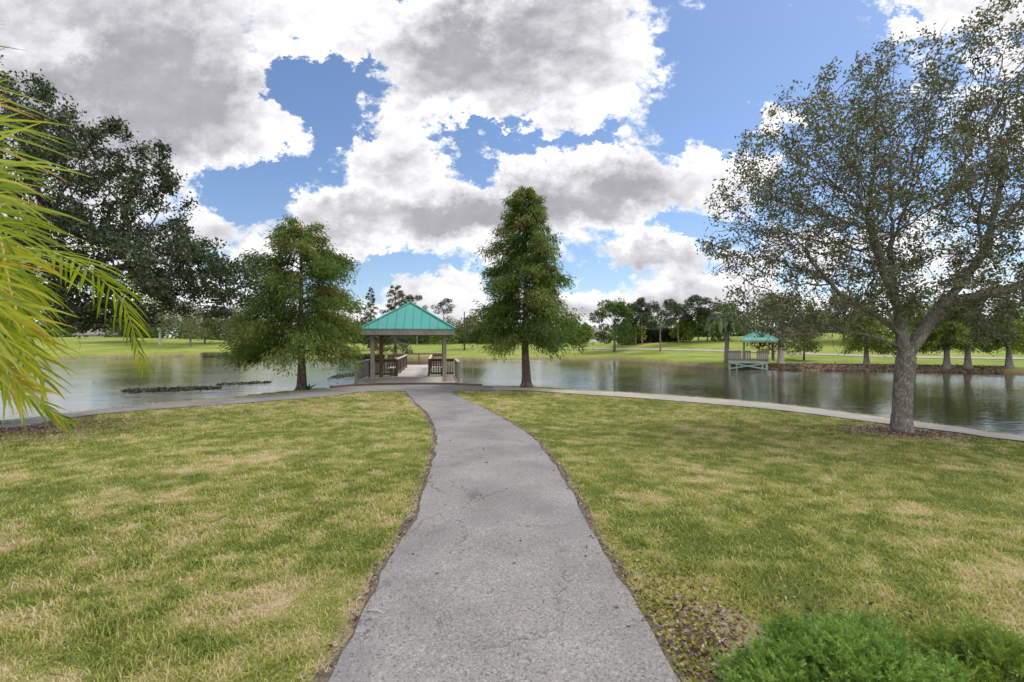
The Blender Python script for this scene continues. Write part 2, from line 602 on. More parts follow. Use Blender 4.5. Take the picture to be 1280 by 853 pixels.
M['juniper'] = mat_leaf('juniper_needles', [(0, (.06, .13, .022)), (.5, (.16, .275, .055)), (1, (.31, .42, .13))], .45, .55, .3)
M['juniper_pale'] = mat_leaf('yellow_juniper_needles', [(0, (.08, .14, .018)), (.5, (.16, .24, .036)), (1, (.27, .34, .07))], .3, .55, .3)
M['grass'] = mat_leaf('grass_blades', [(0, (.13, .17, .028)), (.28, (.24, .272, .052)), (.5, (.325, .325, .085)), (.72, (.40, .35, .15)), (1, (.49, .405, .27))], .3, .6, .25, attr='tint')
M['mulch'] = mat_leaf('bark_chips', [(0, (.035, .022, .016)), (.4, (.10, .062, .044)), (.75, (.20, .14, .11)), (1, (.36, .30, .26))], .0, .9, .1)
M['mulch_far'] = mat_leaf('reddish_mulch', [(0, (.12, .075, .055)), (.5, (.23, .16, .125)), (1, (.34, .27, .22))], .0, .9, .1)
M['weed'] = mat_leaf('water_weed', [(0, (.015, .018, .012)), (.6, (.04, .045, .025)), (1, (.09, .095, .05))], .1, .6, .3)
M['black_metal'] = mat_plain('black_metal', (.02, .02, .022), .45, .3)
M['shingle'] = mat_plain('grey_brown_shingles', (.17, .145, .13), .9, var=.25, scale=8)
M['wall_cream'] = mat_plain('cream_wall', (.55, .50, .42), .9)
M['wall_white'] = mat_plain('white_wall', (.72, .71, .68), .8)
M['glass_dark'] = mat_plain('dark_window_glass', (.02, .025, .03), .1)
M['soil'] = mat_plain('bare_soil', (.085, .064, .047), .95, var=.45, scale=25)

# ------------------------------------------------------------------ lie of the land


def P(u, v, D):
    return np.array([(u - 640) / F * D, D, CAMZ - (v - VH) / F * D])


def flat(u, v, eye):
    D = eye * F / (v - VH)
    return np.array([(u - 640) / F * D, D])


WATER_Z = -1.0
# edges of the walk along the water, from left to right, as points on the ground (eye height above it 2.1 m)
walk_far_px = [(0, 527), (60, 521), (120, 514), (200, 506), (300, 499), (410, 487), (450, 483.5), (500, 482.3), (560, 482.3), (600, 483.4), (660, 486.3), (720, 489.3), (800, 493.2), (960, 505.5), (1100, 523), (1200, 536), (1280, 546.7)]
walk_near_px = [(0, 537), (60, 528.5), (120, 519.5), (200, 512.5), (300, 505.5), (410, 496.5), (450, 491.5), (500, 490), (560, 490), (600, 489.3), (660, 489.6), (720, 493.6), (800, 499), (960, 512.5), (1100, 530.6), (1200, 543.5), (1280, 554.5)]
WF = np.array([flat(u, v, 2.1) for u, v in walk_far_px])
WN = np.array([flat(u, v, 2.1) for u, v in walk_near_px])
WF = np.vstack([[[-40, -6.0], [-26, 3.5], [-18, 9.3]], WF, [[14.5, 7.3], [22, 0.0], [32, -10]]])
WN = np.vstack([[[-38.6, -7.4], [-24.8, 2.2], [-17.0, 8.0]], WN, [[13.6, 6.7], [21, -0.6], [30.6, -11]]])
WFs = catmull(WF, 10)
WNs = catmull(WN, 10)

far_px = [(-260, 456), (-100, 453), (40, 450.5), (79, 449.2), (180, 446.8), (287, 446), (380, 447), (440, 447.5), (520, 449.3), (600, 450.2), (700, 449.2), (770, 450.2), (815, 453.6), (864, 458.6), (905, 461.8), (963, 462.8), (1080, 464.2), (1180, 466), (1280, 468.8), (1400, 474), (1560, 484)]
FB = np.array([flat(u, v, CAMZ - WATER_Z) for u, v in far_px])
# water's edge on the near side: a strip of bank outside the walk, wider under the two cypresses
tn = np.gradient(WFs, axis=0)
nr = np.stack([-tn[:, 1], tn[:, 0]], 1)
nr /= np.linalg.norm(nr, axis=1)[:, None]
NB = WFs + nr * (0.75 + 0.9 * np.exp(-((WFs[:, 0] - 0.9) / 1.6) ** 2) + 0.8 * np.exp(-((WFs[:, 0] + 9.0) / 1.8) ** 2))[:, None]
far_s = catmull(np.vstack([[[-70, 20]], FB, [[75, 25]]]), 6)
far_s[:, 1] += 0.7 * (fbm(far_s[:, 0] * .25, far_s[:, 1] * .1, 3) - .5) * sstep(20, 40, far_s[:, 1]) * 3
POND = np.vstack([NB, [[60, -20]], far_s[::-1], [[-60, -15]]])


def seg_dist(px, py, poly, closed=True):
    A = poly
    B = np.roll(poly, -1, axis=0) if closed else poly[1:]
    if not closed:
        A = poly[:-1]
    best = np.full(px.shape, 1e9)
    for a, c in zip(A, B):
        d = c - a
        L = d @ d + 1e-12
        t = np.clip(((px - a[0]) * d[0] + (py - a[1]) * d[1]) / L, 0, 1)
        q = (px - a[0] - t * d[0]) ** 2 + (py - a[1] - t * d[1]) ** 2
        np.minimum(best, q, out=best)
    return np.sqrt(best)


def inside(px, py, poly):
    r = np.zeros(px.shape, bool)
    for a, c in zip(poly, np.roll(poly, -1, axis=0)):
        cond = (a[1] > py) != (c[1] > py)
        with np.errstate(divide='ignore', invalid='ignore'):
            xi = (c[0] - a[0]) * (py - a[1]) / (c[1] - a[1]) + a[0]
        r ^= cond & (px < xi)
    return r


def pond_sd(x, y):
    d = seg_dist(x, y, POND)
    return np.where(inside(x, y, POND), -d, d)


def land_z(x, y, sd):
    r = np.hypot(x, y)
    near = -0.4 * sstep(3, 16, r)
    d = np.maximum(sd, 0)
    farz = -0.62 + 0.75 * sstep(0.5, 22, d) + 0.9 * sstep(20, 75, d)
    farz = farz + 2.6 * np.exp(-((x - 62) / 30) ** 2 - ((y - 88) / 24) ** 2) + 1.4 * np.exp(-((x - 30) / 16) ** 2 - ((y - 104) / 20) ** 2)
    farz = farz + 2.0 * np.exp(-((x + 95) / 45) ** 2 - ((y - 112) / 26) ** 2)
    w = sstep(24, 40, y) 
    w = np.maximum(w, sstep(45, 70, r))
    return near * (1 - w) + farz * w


def height(x, y, sd=None):
    x = np.asarray(x, float); y = np.asarray(y, float)
    if sd is None:
        sd = pond_sd(x, y)
    lz = land_z(x, y, sd)
    wdt = 0.45 + 0.75 * sstep(25, 40, y)
    bank = -1.06 + (lz + 1.06) * sstep(0, 1, np.clip(sd / wdt, 0, 1))
    return np.where(sd >= 0, bank, np.maximum(-1.06 + sd * 0.5, -2.2))


def gz(x, y):
    return float(height(np.array([x]), np.array([y]))[0])


def px_ground(u, v, lo=24.0, hi=260.0):
    """where the line of sight through (u, v) meets the land"""
    D = np.linspace(lo, hi, 1500)
    x = (u - 640) / F * D
    z = CAMZ - (v - VH) / F * D
    h = height(x, D)
    ok = np.nonzero((z <= h) & (h > -0.98))[0]
    D = D[ok[0]] if len(ok) else hi * .5
    x = (u - 640) / F * D
    return (float(x), float(D), gz(x, D))


# the asphalt path: left and right edges by distance
pl_px = [(409, 853), (445, 789), (481, 712), (519, 650), (535, 600), (545.5, 560), (545, 542), (535, 519), (521, 506), (506, 490)]
pr_px = [(844, 853), (813, 793), (773, 721), (732, 650), (710, 609), (687, 573), (651, 537), (602, 510), (573, 497), (563, 490)]


def near_pt(u, v):
    D = 3.0
    for _ in range(40):
        x = (u - 640) / F * D
        z = float(-0.4 * sstep(3, 16, np.hypot(x, D)))
        D = (CAMZ - z) * F / (v - VH)
    return np.array([(u - 640) / F * D, D])


PLn = catmull([near_pt(u, v) for u, v in pl_px], 12)
PRn = catmull([near_pt(u, v) for u, v in pr_px], 12)
# carried on behind the camera in the same direction
PLn = np.vstack([[[PLn[0, 0] - 0.55, -4.0], [PLn[0, 0] - 0.30, 0.6]], PLn])
PRn = np.vstack([[[PRn[0, 0] + 0.25, -4.0], [PRn[0, 0] + 0.10, 0.6]], PRn])
YP = np.concatenate([np.linspace(-4, 2, 20), np.linspace(2.05, 20.2, 260)])
oL = np.argsort(PLn[:, 1]); oR = np.argsort(PRn[:, 1])
pathL = lambda y: np.interp(y, PLn[oL, 1], PLn[oL, 0])
pathR = lambda y: np.interp(y, PRn[oR, 1], PRn[oR, 0])
oN = np.argsort(WNs[:, 0]); oF = np.argsort(WFs[:, 0])
walkN = lambda x: np.interp(x, WNs[oN, 0], WNs[oN, 1])
walkF = lambda x: np.interp(x, WFs[oF, 0], WFs[oF, 1])

OAK_R = (8.92, 10.75)
OAK_L = (-13.0, 11.6)
JUN = (1.64, 2.15)


def dryness(x, y):
    n = fbm(x * .5, y * .6, 4)
    n2 = fbm(x * 1.9 + 4, y * 2.3, 3, 3.3)
    n3 = fbm(x * 5.5 + 2, y * 6.5, 2, 6.3)
    d = 0.29 + 0.65 * (n - .5) + 0.95 * (n2 - .5) + 1.15 * (n3 - .5)
    d += 0.20 * sstep(9, 17, y) * (x < 0)                       # straw towards the water on the left
    d += 0.10 * np.exp(-((x - 5.5) / 3.5) ** 2 - ((y - 9) / 4) ** 2)
    d -= 0.10 * np.exp(-((x + 5) / 4) ** 2 - ((y - 11) / 2.0) ** 2)
    wf = y - walkF(x)
    d += 0.5 * np.exp(-((wf - 0.2) / .35) ** 2)
    return np.clip(d, 0, 1)


def bareness(x, y):
    n = fbm(x * 1.3 + 31, y * 2.0 + 7, 4, 1.7)
    b = .38 * sstep(.60, .86, n + .45 * (fbm(x * 4, y * 6, 3, 8.) - .5))
    e = np.minimum(np.abs(x - pathL(y)), np.abs(x - pathR(y)))
    b = np.maximum(b * 0.9, 0.75 * np.exp(-(e / .16) ** 2) * (y < 19.5))
    b = np.maximum(b, 0.80 * sstep(1.15, .55, np.hypot((x - 1.15) / .55, (y - 2.5) / .75)))       # litter beside the juniper
    b = np.maximum(b, sstep(1.5, .8, np.hypot((x - OAK_R[0]) / 1.1, (y - OAK_R[1]) / .8)))
    b = np.maximum(b, sstep(2.0, 1.5, np.hypot((x - OAK_L[0]) / 1.25, (y - OAK_L[1]) / .8)))
    return np.clip(b, 0, 1)


def terrain():
    r = np.concatenate([[0.0], np.geomspace(0.35, 26, 230), np.geomspace(26.4, 130, 150), np.geomspace(134, 2200, 40)])
    a = np.concatenate([np.linspace(-70, 70, 561), np.linspace(71.5, 288.5, 140)])
    ar = np.radians(a)
    RR, AA = np.meshgrid(r, ar, indexing='ij')
    X = RR * np.sin(AA); Y = RR * np.cos(AA)
    x = X.ravel(); y = Y.ravel()
    sd = pond_sd(x, y)
    z = height(x, y, sd)
    z = np.where(np.hypot(x, y) > 400, np.minimum(z, 1.2), z)
    rr = np.hypot(x, y)
    z = z + np.where((sd > 1) & (rr < 26), 0.03 * (fbm(x * .6, y * .6, 3) - .5), 0) * 0
    far = np.maximum(sstep(26, 38, y), sstep(40, 60, rr))
    bank = sstep(1.1, .2, sd + 1.1 * (fbm(x * .35, y * .35, 3) - .5)) * far
    bank = np.maximum(bank, sstep(.35, .1, sd) * (1 - far))
    na = len(a); nrg = len(r)
    i, j = np.meshgrid(np.arange(nrg - 1), np.arange(na), indexing='ij')
    j2 = (j + 1) % na
    Q = np.stack([(i * na + j), (i * na + j2), ((i + 1) * na + j2), ((i + 1) * na + j)], -1).reshape(-1, 4)
    Q = Q[:, ::-1]
    o = np_mesh('ground', np.stack([x, y, z], 1), Q, M['turf'], None,
                {'dry': dryness(x, y), 'bare': bareness(x, y) * (1 - far), 'far': far, 'bank': bank}, smooth=True)
    tag(o, kind='structure')


terrain()


def strip(name, A, B, mat, lift, n=6):
    """a sheet between two edges, draped over the land"""
    t = np.linspace(0, 1, n + 1)
    G = A[:, None, :] * (1 - t)[None, :, None] + B[:, None, :] * t[None, :, None]
    x = G[..., 0].ravel(); y = G[..., 1].ravel()
    z = height(x, y, np.full(x.shape, 50.0) if lift < 1 else None) + lift
    k = n + 1
    i, j = np.meshgrid(np.arange(len(A) - 1), np.arange(n), indexing='ij')
    Q = np.stack([i * k + j, i * k + j + 1, (i + 1) * k + j + 1, (i + 1) * k + j], -1).reshape(-1, 4)
    o = np_mesh(name, np.stack([x, y, z], 1), Q, mat, smooth=True)
    me = o.data
    nz = np.zeros(len(me.polygons) * 3); me.polygons.foreach_get('normal', nz)
    if nz.reshape(-1, 3)[:, 2].mean() < 0:
        me.flip_normals()
    tag(o, kind='structure')
    return o


jit = lambda y, s: 0.05 * (fbm(y * 2.3 + s, y * 0 + s, 4) - .5) * 2
path_A = np.stack([pathL(YP) + jit(YP, 3.0), YP], 1)
path_B = np.stack([pathR(YP) + jit(YP, 31.0), YP], 1)
strip('path_soil_edge', np.stack([pathL(YP) - .055 + 2.2 * jit(YP, 8.0), YP], 1), np.stack([pathR(YP) + .055 + 2.2 * jit(YP, 18.0), YP], 1), M['soil'], 0.006)
strip('path', path_A, path_B, M['asphalt'], 0.016)
# walk along the water: asphalt on the left and before the shelter, paler concrete on the right
ts = np.linspace(0, 1, 240)


def resample(poly, n):
    s = np.concatenate([[0], np.cumsum(np.linalg.norm(np.diff(poly, axis=0), axis=1))])
    q = np.linspace(0, s[-1], n)
    return np.stack([np.interp(q, s, poly[:, 0]), np.interp(q, s, poly[:, 1])], 1)


iS = int(np.argmin(np.abs(WFs[:, 0] - (615 - 640) / F * 21)))
strip('lakeside_path', WNs[:iS + 1], WFs[:iS + 1], M['asphalt'], 0.022)
strip('lakeside_concrete_path', WNs[iS:], WFs[iS:], M['concrete'], 0.024)

water = MB()
water.poly([(-140, -40, WATER_Z), (140, -40, WATER_Z), (140, 130, WATER_Z), (-140, 130, WATER_Z)])
tag(water.build('water', M['water']), kind='structure')

# far cart track on the opposite lawn
trk = np.array([px_ground(u, v)[:2] for u, v in [(640, 436.2), (700, 436.6), (780, 437.2), (860, 438.4), (930, 440.5), (1000, 443), (1070, 445.4), (1145, 447.6), (1220, 448.5), (1320, 450)]])
trk = catmull(trk, 8)
tt = np.gradient(trk, axis=0); tt /= np.linalg.norm(tt, axis=1)[:, None]
nn = np.stack([-tt[:, 1], tt[:, 0]], 1)
strip_z = height
o = strip('cart_path', trk - nn * .9, trk + nn * .9, M['concrete'], 0.0, 4)
vv = np.zeros(len(o.data.vertices) * 3); o.data.vertices.foreach_get('co', vv); vv = vv.reshape(-1, 3)
vv[:, 2] = height(vv[:, 0], vv[:, 1]) + 0.05
o.data.vertices.foreach_set('co', vv.astype(np.float32).ravel()); o.data.update()

# ------------------------------------------------------------------ grass


def in_path(x, y, m=0.0):
    return (x > pathL(y) - m) & (x < pathR(y) + m) & (y < 20.4)


def in_walk(x, y, m=0.0):
    return (y > walkN(x) - m) & (y < walkF(x) + m)


def blades(n_per, d0, d1, hgt, wid, segs):
    a0 = R(62)
    area = a0 * (d1 ** 2 - d0 ** 2)
    n = int(area * n_per)
    r = np.sqrt(RNG.random(n) * (d1 ** 2 - d0 ** 2) + d0 ** 2)
    a = (RNG.random(n) * 2 - 1) * a0
    x = r * np.sin(a); y = r * np.cos(a)
    em = -0.05 + 0.13 * fbm(x * 4, y * 4, 3)
    keep = ~in_path(x, y, -.035) & ~in_walk(x, y, 0.02)
    pd = np.minimum(np.abs(x - pathL(y)), np.abs(x - pathR(y)))
    keep &= ~((np.where(in_path(x, y), -pd, pd) < em) & (y < 20)) & (y < walkF(x) + 0.75)
    x, y = x[keep], y[keep]
    sd = pond_sd(x, y)
    b = bareness(x, y); d = dryness(x, y)
    keep = (sd > .12) & (RNG.random(len(x)) > b * 0.80)
    keep &= ~((np.hypot((x - JUN[0]) / .62, (y - JUN[1]) / .5) < .8))
    x, y, b, d, sd = x[keep], y[keep], b[keep], d[keep], sd[keep]
    n = len(x)
    z = height(x, y, sd)
    clump = fbm(x * 4, y * 4, 3, 5.0)
    h = hgt * (0.5 + 1.0 * RNG.random(n)) * (0.3 + 1.4 * clump) * (1 - 0.5 * b)
    w = wid * (0.7 + 0.6 * RNG.random(n))
    az = RNG.random(n) * 2 * np.pi
    lean = np.abs(RNG.normal(0.95, 0.5, n))
    dx, dy = np.cos(az), np.sin(az)
    sx, sy = -dy * w / 2, dx * w / 2
    tint = np.clip(d + .35 * b + RNG.normal(0, .20, n) + .5 * (fbm(x * 9, y * 9, 2, 2.) - .5) + (RNG.random(n) < .12) * .35, 0, 1)
    out_r = h * lean
    base = np.stack([x, y, z - .004], 1)
    S = np.stack([sx, sy, np.zeros(n)], 1)
    O = np.stack([dx * out_r, dy * out_r, h], 1)
    if segs == 2:
        mid = base + np.stack([dx * out_r * .38, dy * out_r * .38, h * .68], 1)
        tip = base + O * np.array([1, 1, .92])
        V = np.stack([base - S, base + S, mid - S * .8, mid + S * .8, tip], 1).reshape(-1, 3)
        i = np.arange(n)[:, None] * 5
        T = np.concatenate([i + np.array([[0, 1, 3]]), i + np.array([[0, 3, 2]]), i + np.array([[2, 3, 4]])], 0)
        return V, T, np.repeat(tint, 5)
    V = np.stack([base - S, base + S, base + O], 1).reshape(-1, 3)
    T = (np.arange(n)[:, None] * 3 + np.arange(3)[None])
    return V, T, np.repeat(tint, 3)


GV, GT, GA = [], [], []
off = 0
for args in ((7000, 1.2, 4.0, .028, .0054, 2), (3600, 4.0, 7.0, .028, .0075, 2), (1500, 7.0, 12.0, .030, .011, 1), (620, 12.0, 22.5, .036, .018, 1)):
    v, t, a = blades(*args)
    GV.append(v); GT.append(t + off); GA.append(a)
    off += len(v)
g = np_mesh('grass', np.vstack(GV), np.vstack(GT), M['grass'], None, {'tint': np.concatenate(GA)})
tag(g, 'short patchy green and straw coloured lawn grass beside the asphalt path', 'grass', kind='stuff')

# ------------------------------------------------------------------ leaves and branches


def unit(a):
    return a / (np.linalg.norm(a, axis=1)[:, None] + 1e-9)


def leaf_quads(pts, dirs, L, W, rng, fold=0.25):
    """one folded rhombus per point"""
    n = len(pts)
    d = unit(dirs)
    r = unit(rng.normal(size=(n, 3)))
    s = unit(np.cross(d, r))
    nn = np.cross(s, d)
    L = (np.asarray(L) * (0.7 + 0.6 * rng.random(n)))[:, None]
    W = (np.asarray(W) * (0.7 + 0.6 * rng.random(n)))[:, None]
    a = pts; t = pts + d * L
    m = pts + d * L * .45
    V = np.stack([a, m + s * W / 2 + nn * W * fold, t, m - s * W / 2 + nn * W * fold], 1).reshape(-1, 3)
    Q = np.arange(n * 4).reshape(n, 4)
    return V, Q


def crown(name, pts, dirs, L, W, rnd, mat, parent, rng):
    V, Q = leaf_quads(pts, dirs, L, W, rng)
    return np_mesh(name, V, Q, mat, parent, {'rnd': np.repeat(np.clip(rnd, 0, 1), 4)})


def colonize(seeds, attr, di, dk, step, iters, rng, up=0.05):
    """space colonisation; seeds [(pos, parent)] -> positions, parents"""
    pos = [np.array(s[0], float) for s in seeds]
    par = [s[1] for s in seeds]
    A = attr.copy()
    near = np.full(len(A), 1e9); ni = np.zeros(len(A), int)

    def upd(i0):
        nonlocal A, near, ni
        N = np.array(pos[i0:])
        for c0 in range(0, len(N), 400):
            D = np.linalg.norm(A[:, None] - N[None, c0:c0 + 400], axis=2)
            m = D.argmin(1); dm = D[np.arange(len(A)), m]
            u = dm < near
            near[u] = dm[u]; ni[u] = m[u] + i0 + c0
        k = near > dk
        A, near, ni = A[k], near[k], ni[k]
    upd(0)
    for _ in range(iters):
        if not len(A):
            break
        sel = near < di
        if not sel.any():
            sel = near < near.min() * 1.02
        idx = ni[sel]
        dv = A[sel] - np.array(pos)[idx]
        dv /= np.linalg.norm(dv, axis=1)[:, None] + 1e-9
        acc = {}
        for i, v in zip(idx, dv):
            acc[i] = acc.get(i, 0) + v
        i0 = len(pos)
        for i, v in acc.items():
            v = v / (np.linalg.norm(v) + 1e-9) + rng.normal(size=3) * 0.22 + np.array([0, 0, up])
            v /= np.linalg.norm(v)
            pos.append(pos[i] + v * step * rng.uniform(.8, 1.2))
            par.append(i)
        if len(pos) > 9000:
            break
        upd(i0)
    return np.array(pos), np.array(par)


def branch_mesh(pos, par, rtip, rbase, gam=2.3, bend=1.0):
    n = len(pos)
    kids = [[] for _ in range(n)]
    for i in range(1, n):
        if par[i] >= 0:
            kids[par[i]].append(i)
    rad = np.zeros(n)
    for i in range(n - 1, -1, -1):
        rad[i] = (sum(rad[k] ** gam for k in kids[i])) ** (1 / gam) if kids[i] else rtip
    mx = rad.max()
    rad = rtip + (rbase - rtip) * ((rad - rtip) / (mx - rtip + 1e-9)) ** bend
    mb = MB()
    stack = [(0, None)]
    while stack:
        i, frm = stack.pop()
        ch = [] if frm is None else [frm]
        rr = [] if frm is None else [min(rad[frm], rad[i] * 1.25)]
        while True:
            ch.append(i); rr.append(rad[i])
            if not kids[i]:
                break
            ks = sorted(kids[i], key=lambda k: -rad[k])
            for k in ks[1:]:
                stack.append((k, i))
            i = ks[0]
        if len(ch) > 1:
            m = max(rr)
            mb.tube([pos[c] for c in ch], rr, 14 if m > .12 else 8 if m > .05 else 5 if m > .015 else 3, cap=False)
    return mb, rad, kids


def oak(name, base, trunk, limbs, env, n_attr, seed, mats, nleaf, leaf, twigs=0, label='', di=1.9, dk=.27, step=.17, flare=1.25, rbase=.3, group=None, extra=None):
    """trunk and limbs are lists of points relative to the base; env: function of rng,n -> attractor points"""
    rng = np.random.default_rng(seed)
    root = empty(name, base)
    tag(root, label, 'tree', group)
    seeds = []
    prev = -1
    tp = catmull(trunk, 5)
    for p in tp:
        seeds.append((p, prev)); prev = len(seeds) - 1
    for (start, pts) in limbs:
        j = int(np.argmin([np.linalg.norm(np.array(s[0]) - np.array(start)) for s in seeds]))
        prev = j
        for p in catmull([seeds[j][0]] + list(pts), 5)[1:]:
            seeds.append((p, prev)); prev = len(seeds) - 1
    A = env(rng, n_attr)
    pos, par = colonize(seeds, A, di, dk, step, 130, rng)
    mb, rad, kids = branch_mesh(pos, par, .005, rbase, 2.25, 1.12)
    # flare at the foot
    fl = MB()
    k = 16
    ring = []
    for h, s in ((-.15, flare * 1.16), (0.0, flare), (.12, 1.08 + (flare - 1) * .35), (.4, 1.0)):
        ring.append((h, s))
    fl.tube([(tp[0][0], tp[0][1], tp[0][2] + h) for h, s in ring], [rbase * s for h, s in ring], k, cap=True)
    b0 = len(mb.v)
    mb.v += fl.v
    mb.f += [tuple(i + b0 for i in f) for f in fl.f]
    tips = np.nonzero(rad < .0125)[0]
    tw_pts = []
    if twigs:
        c = np.nonzero((rad > .007) & (rad < .03))[0]
        for i in rng.choice(c, twigs):
            p = pos[i].copy(); d = rng.normal(size=3); d[2] = d[2] * .5 - .25; d /= np.linalg.norm(d)
            L = rng.uniform(.35, 1.0); pts = [p]
            for s in range(6):
                d = d + rng.normal(size=3) * .22 + np.array([0, 0, -.09]); d /= np.linalg.norm(d)
                p = p + d * L / 6; pts.append(p)
            mb.tube(pts, list(np.linspace(.010, .0035, 7)), 3, cap=False)
            tw_pts.append(pts[-1])
    if extra:
        for pts, r0 in extra:
            pts = catmull(pts, 4)
            mb.tube(list(pts), list(np.linspace(r0, .005, len(pts))), 6, cap=False)
    mb.build('trunk', mats[0], root, smooth=True)
    # leaves gather round the ends of twigs
    from mathutils import noise as mnoise
    wt = np.array([mnoise.noise(Vector(pos[i] * 1.15) + Vector((seed, 0, 0))) for i in tips])
    wt2 = np.array([mnoise.noise(Vector(pos[i] * 3.1) + Vector((0, seed, 0))) for i in tips])
    wt = sstep(-.38, .30, wt + .5 * wt2) + .04
    ci = rng.choice(tips, nleaf, p=wt / wt.sum())
    clump = rng.random(len(pos))
    cp = pos[ci] + rng.normal(size=(nleaf, 3)) * np.array([.095, .095, .07])
    dirs = rng.normal(size=(nleaf, 3)) + np.array([0, 0, -.15])
    rnd = np.clip(.18 + .45 * clump[ci] + rng.normal(0, .16, nleaf), 0, 1)
    crown('crown', cp, dirs, leaf[0], leaf[1], rnd, mats[1], root, rng)
    return root, pos, rad


def ell_env(parts):
    """attractors in a set of ellipsoids (centre, radii, share), thinner at the heart"""
    def f(rng, n):
        out = []
        for c, r, s in parts:
            m = int(n * s)
            q = unit(rng.normal(size=(m, 3))) * (rng.random(m) ** (1 / 2.2))[:, None]
            out.append(q * np.array(r) + np.array(c))
        return np.vstack(out)
    return f


# the big oak on the right: its crown fills the upper right of the view
orx, ory = OAK_R
orz = gz(orx, ory)
oak('oak_tree', (orx, ory, orz),
    [(0, 0, 0), (.02, 0, .6), (.05, 0, 1.2), (.10, 0, 1.7)],
    [((.10, 0, 1.7), [(.05, .05, 2.2), (-.02, .1, 2.9), (-.25, .2, 3.7), (-.6, .1, 4.6)]),
     ((.10, 0, 1.7), [(.42, -.05, 2.25), (.72, -.1, 2.75), (1.2, -.2, 3.4), (1.9, -.1, 4.3)]),
     ((.02, .08, 2.6), [(.25, .5, 3.3), (.45, .9, 4.4)]),
     ((.05, .05, 2.2), [(-.7, -.15, 2.65), (-1.6, -.3, 3.1)]),
     ((0.9, -.1, 3.0), [(1.9, -.5, 3.2), (3.0, -.8, 3.8)]),
     ((0, .1, 1.9), [(-.5, -.05, 2.12), (-1.0, .0, 2.25), (-1.6, .1, 2.3)])],
    ell_env([((-.9, .1, 5.7), (3.3, 3.0, 2.7), .36), ((1.8, .1, 6.5), (4.2, 3.2, 3.1), .42), ((4.2, 0, 4.9), (3.2, 2.8, 2.9), .20), ((-2.7, 0, 4.4), (2.0, 2.1, 1.3), .13), ((.2, -.2, 3.3), (3.8, 2.2, .9), .10), ((-2.3, 0, 2.75), (2.1, 1.5, .75), .06), ((3.4, -.3, 2.7), (2.5, 1.6, .9), .08)]),
    4600, 21, (M['bark_oak'], M['leaf_oak']), 62000, (.080, .043), twigs=1900, rbase=.19, flare=1.22,
    label='large sparse grey barked oak with forked trunk standing in the lawn beside the concrete path',
    extra=[([(2.2, -1.0, 4.3), (2.35, -1.1, 3.3), (2.22, -1.1, 2.6), (2.05, -1.05, 2.0), (2.0, -1.05, 1.2)], .022),
           ([(2.22, -1.1, 2.6), (2.45, -1.2, 2.3), (2.6, -1.2, 2.05)], .012)])

olx, oly = OAK_L
olz = gz(olx, oly)
oak('oak_tree', (olx, oly, olz),
    [(0, 0, 0), (.03, 0, .8), (.08, 0, 1.5), (.2, 0, 2.3)],
    [((.2, 0, 2.3), [(.5, .1, 3.2), (.9, .2, 4.3), (1.2, .2, 5.4)]),
     ((.2, 0, 2.3), [(-.4, .1, 3.2), (-.9, .2, 4.2)]),
     ((.35, 0, 2.8), [(1.4, -.1, 3.3), (2.7, -.2, 3.7), (4.0, -.2, 4.0)]),
     ((.2, 0, 2.2), [(1.2, .5, 2.5), (2.4, .8, 2.8)])],
    ell_env([((-.2, 0, 6.9), (2.3, 2.6, 2.5), .30), ((2.3, 0, 5.3), (2.5, 2.6, 2.6), .40), ((4.4, .1, 3.7), (2.3, 2.0, 1.2), .17), ((-2.2, 0, 5.2), (2.4, 2.3, 2.3), .14), ((1.8, .2, 3.1), (2.8, 2.0, .9), .12)]),
    3000, 5, (M['bark_dark'], M['leaf_oak_dark']), 80000, (.095, .052), twigs=60, rbase=.21, flare=1.2,
    label='large dense dark leaved oak rising behind the yellow green palm beside the water')


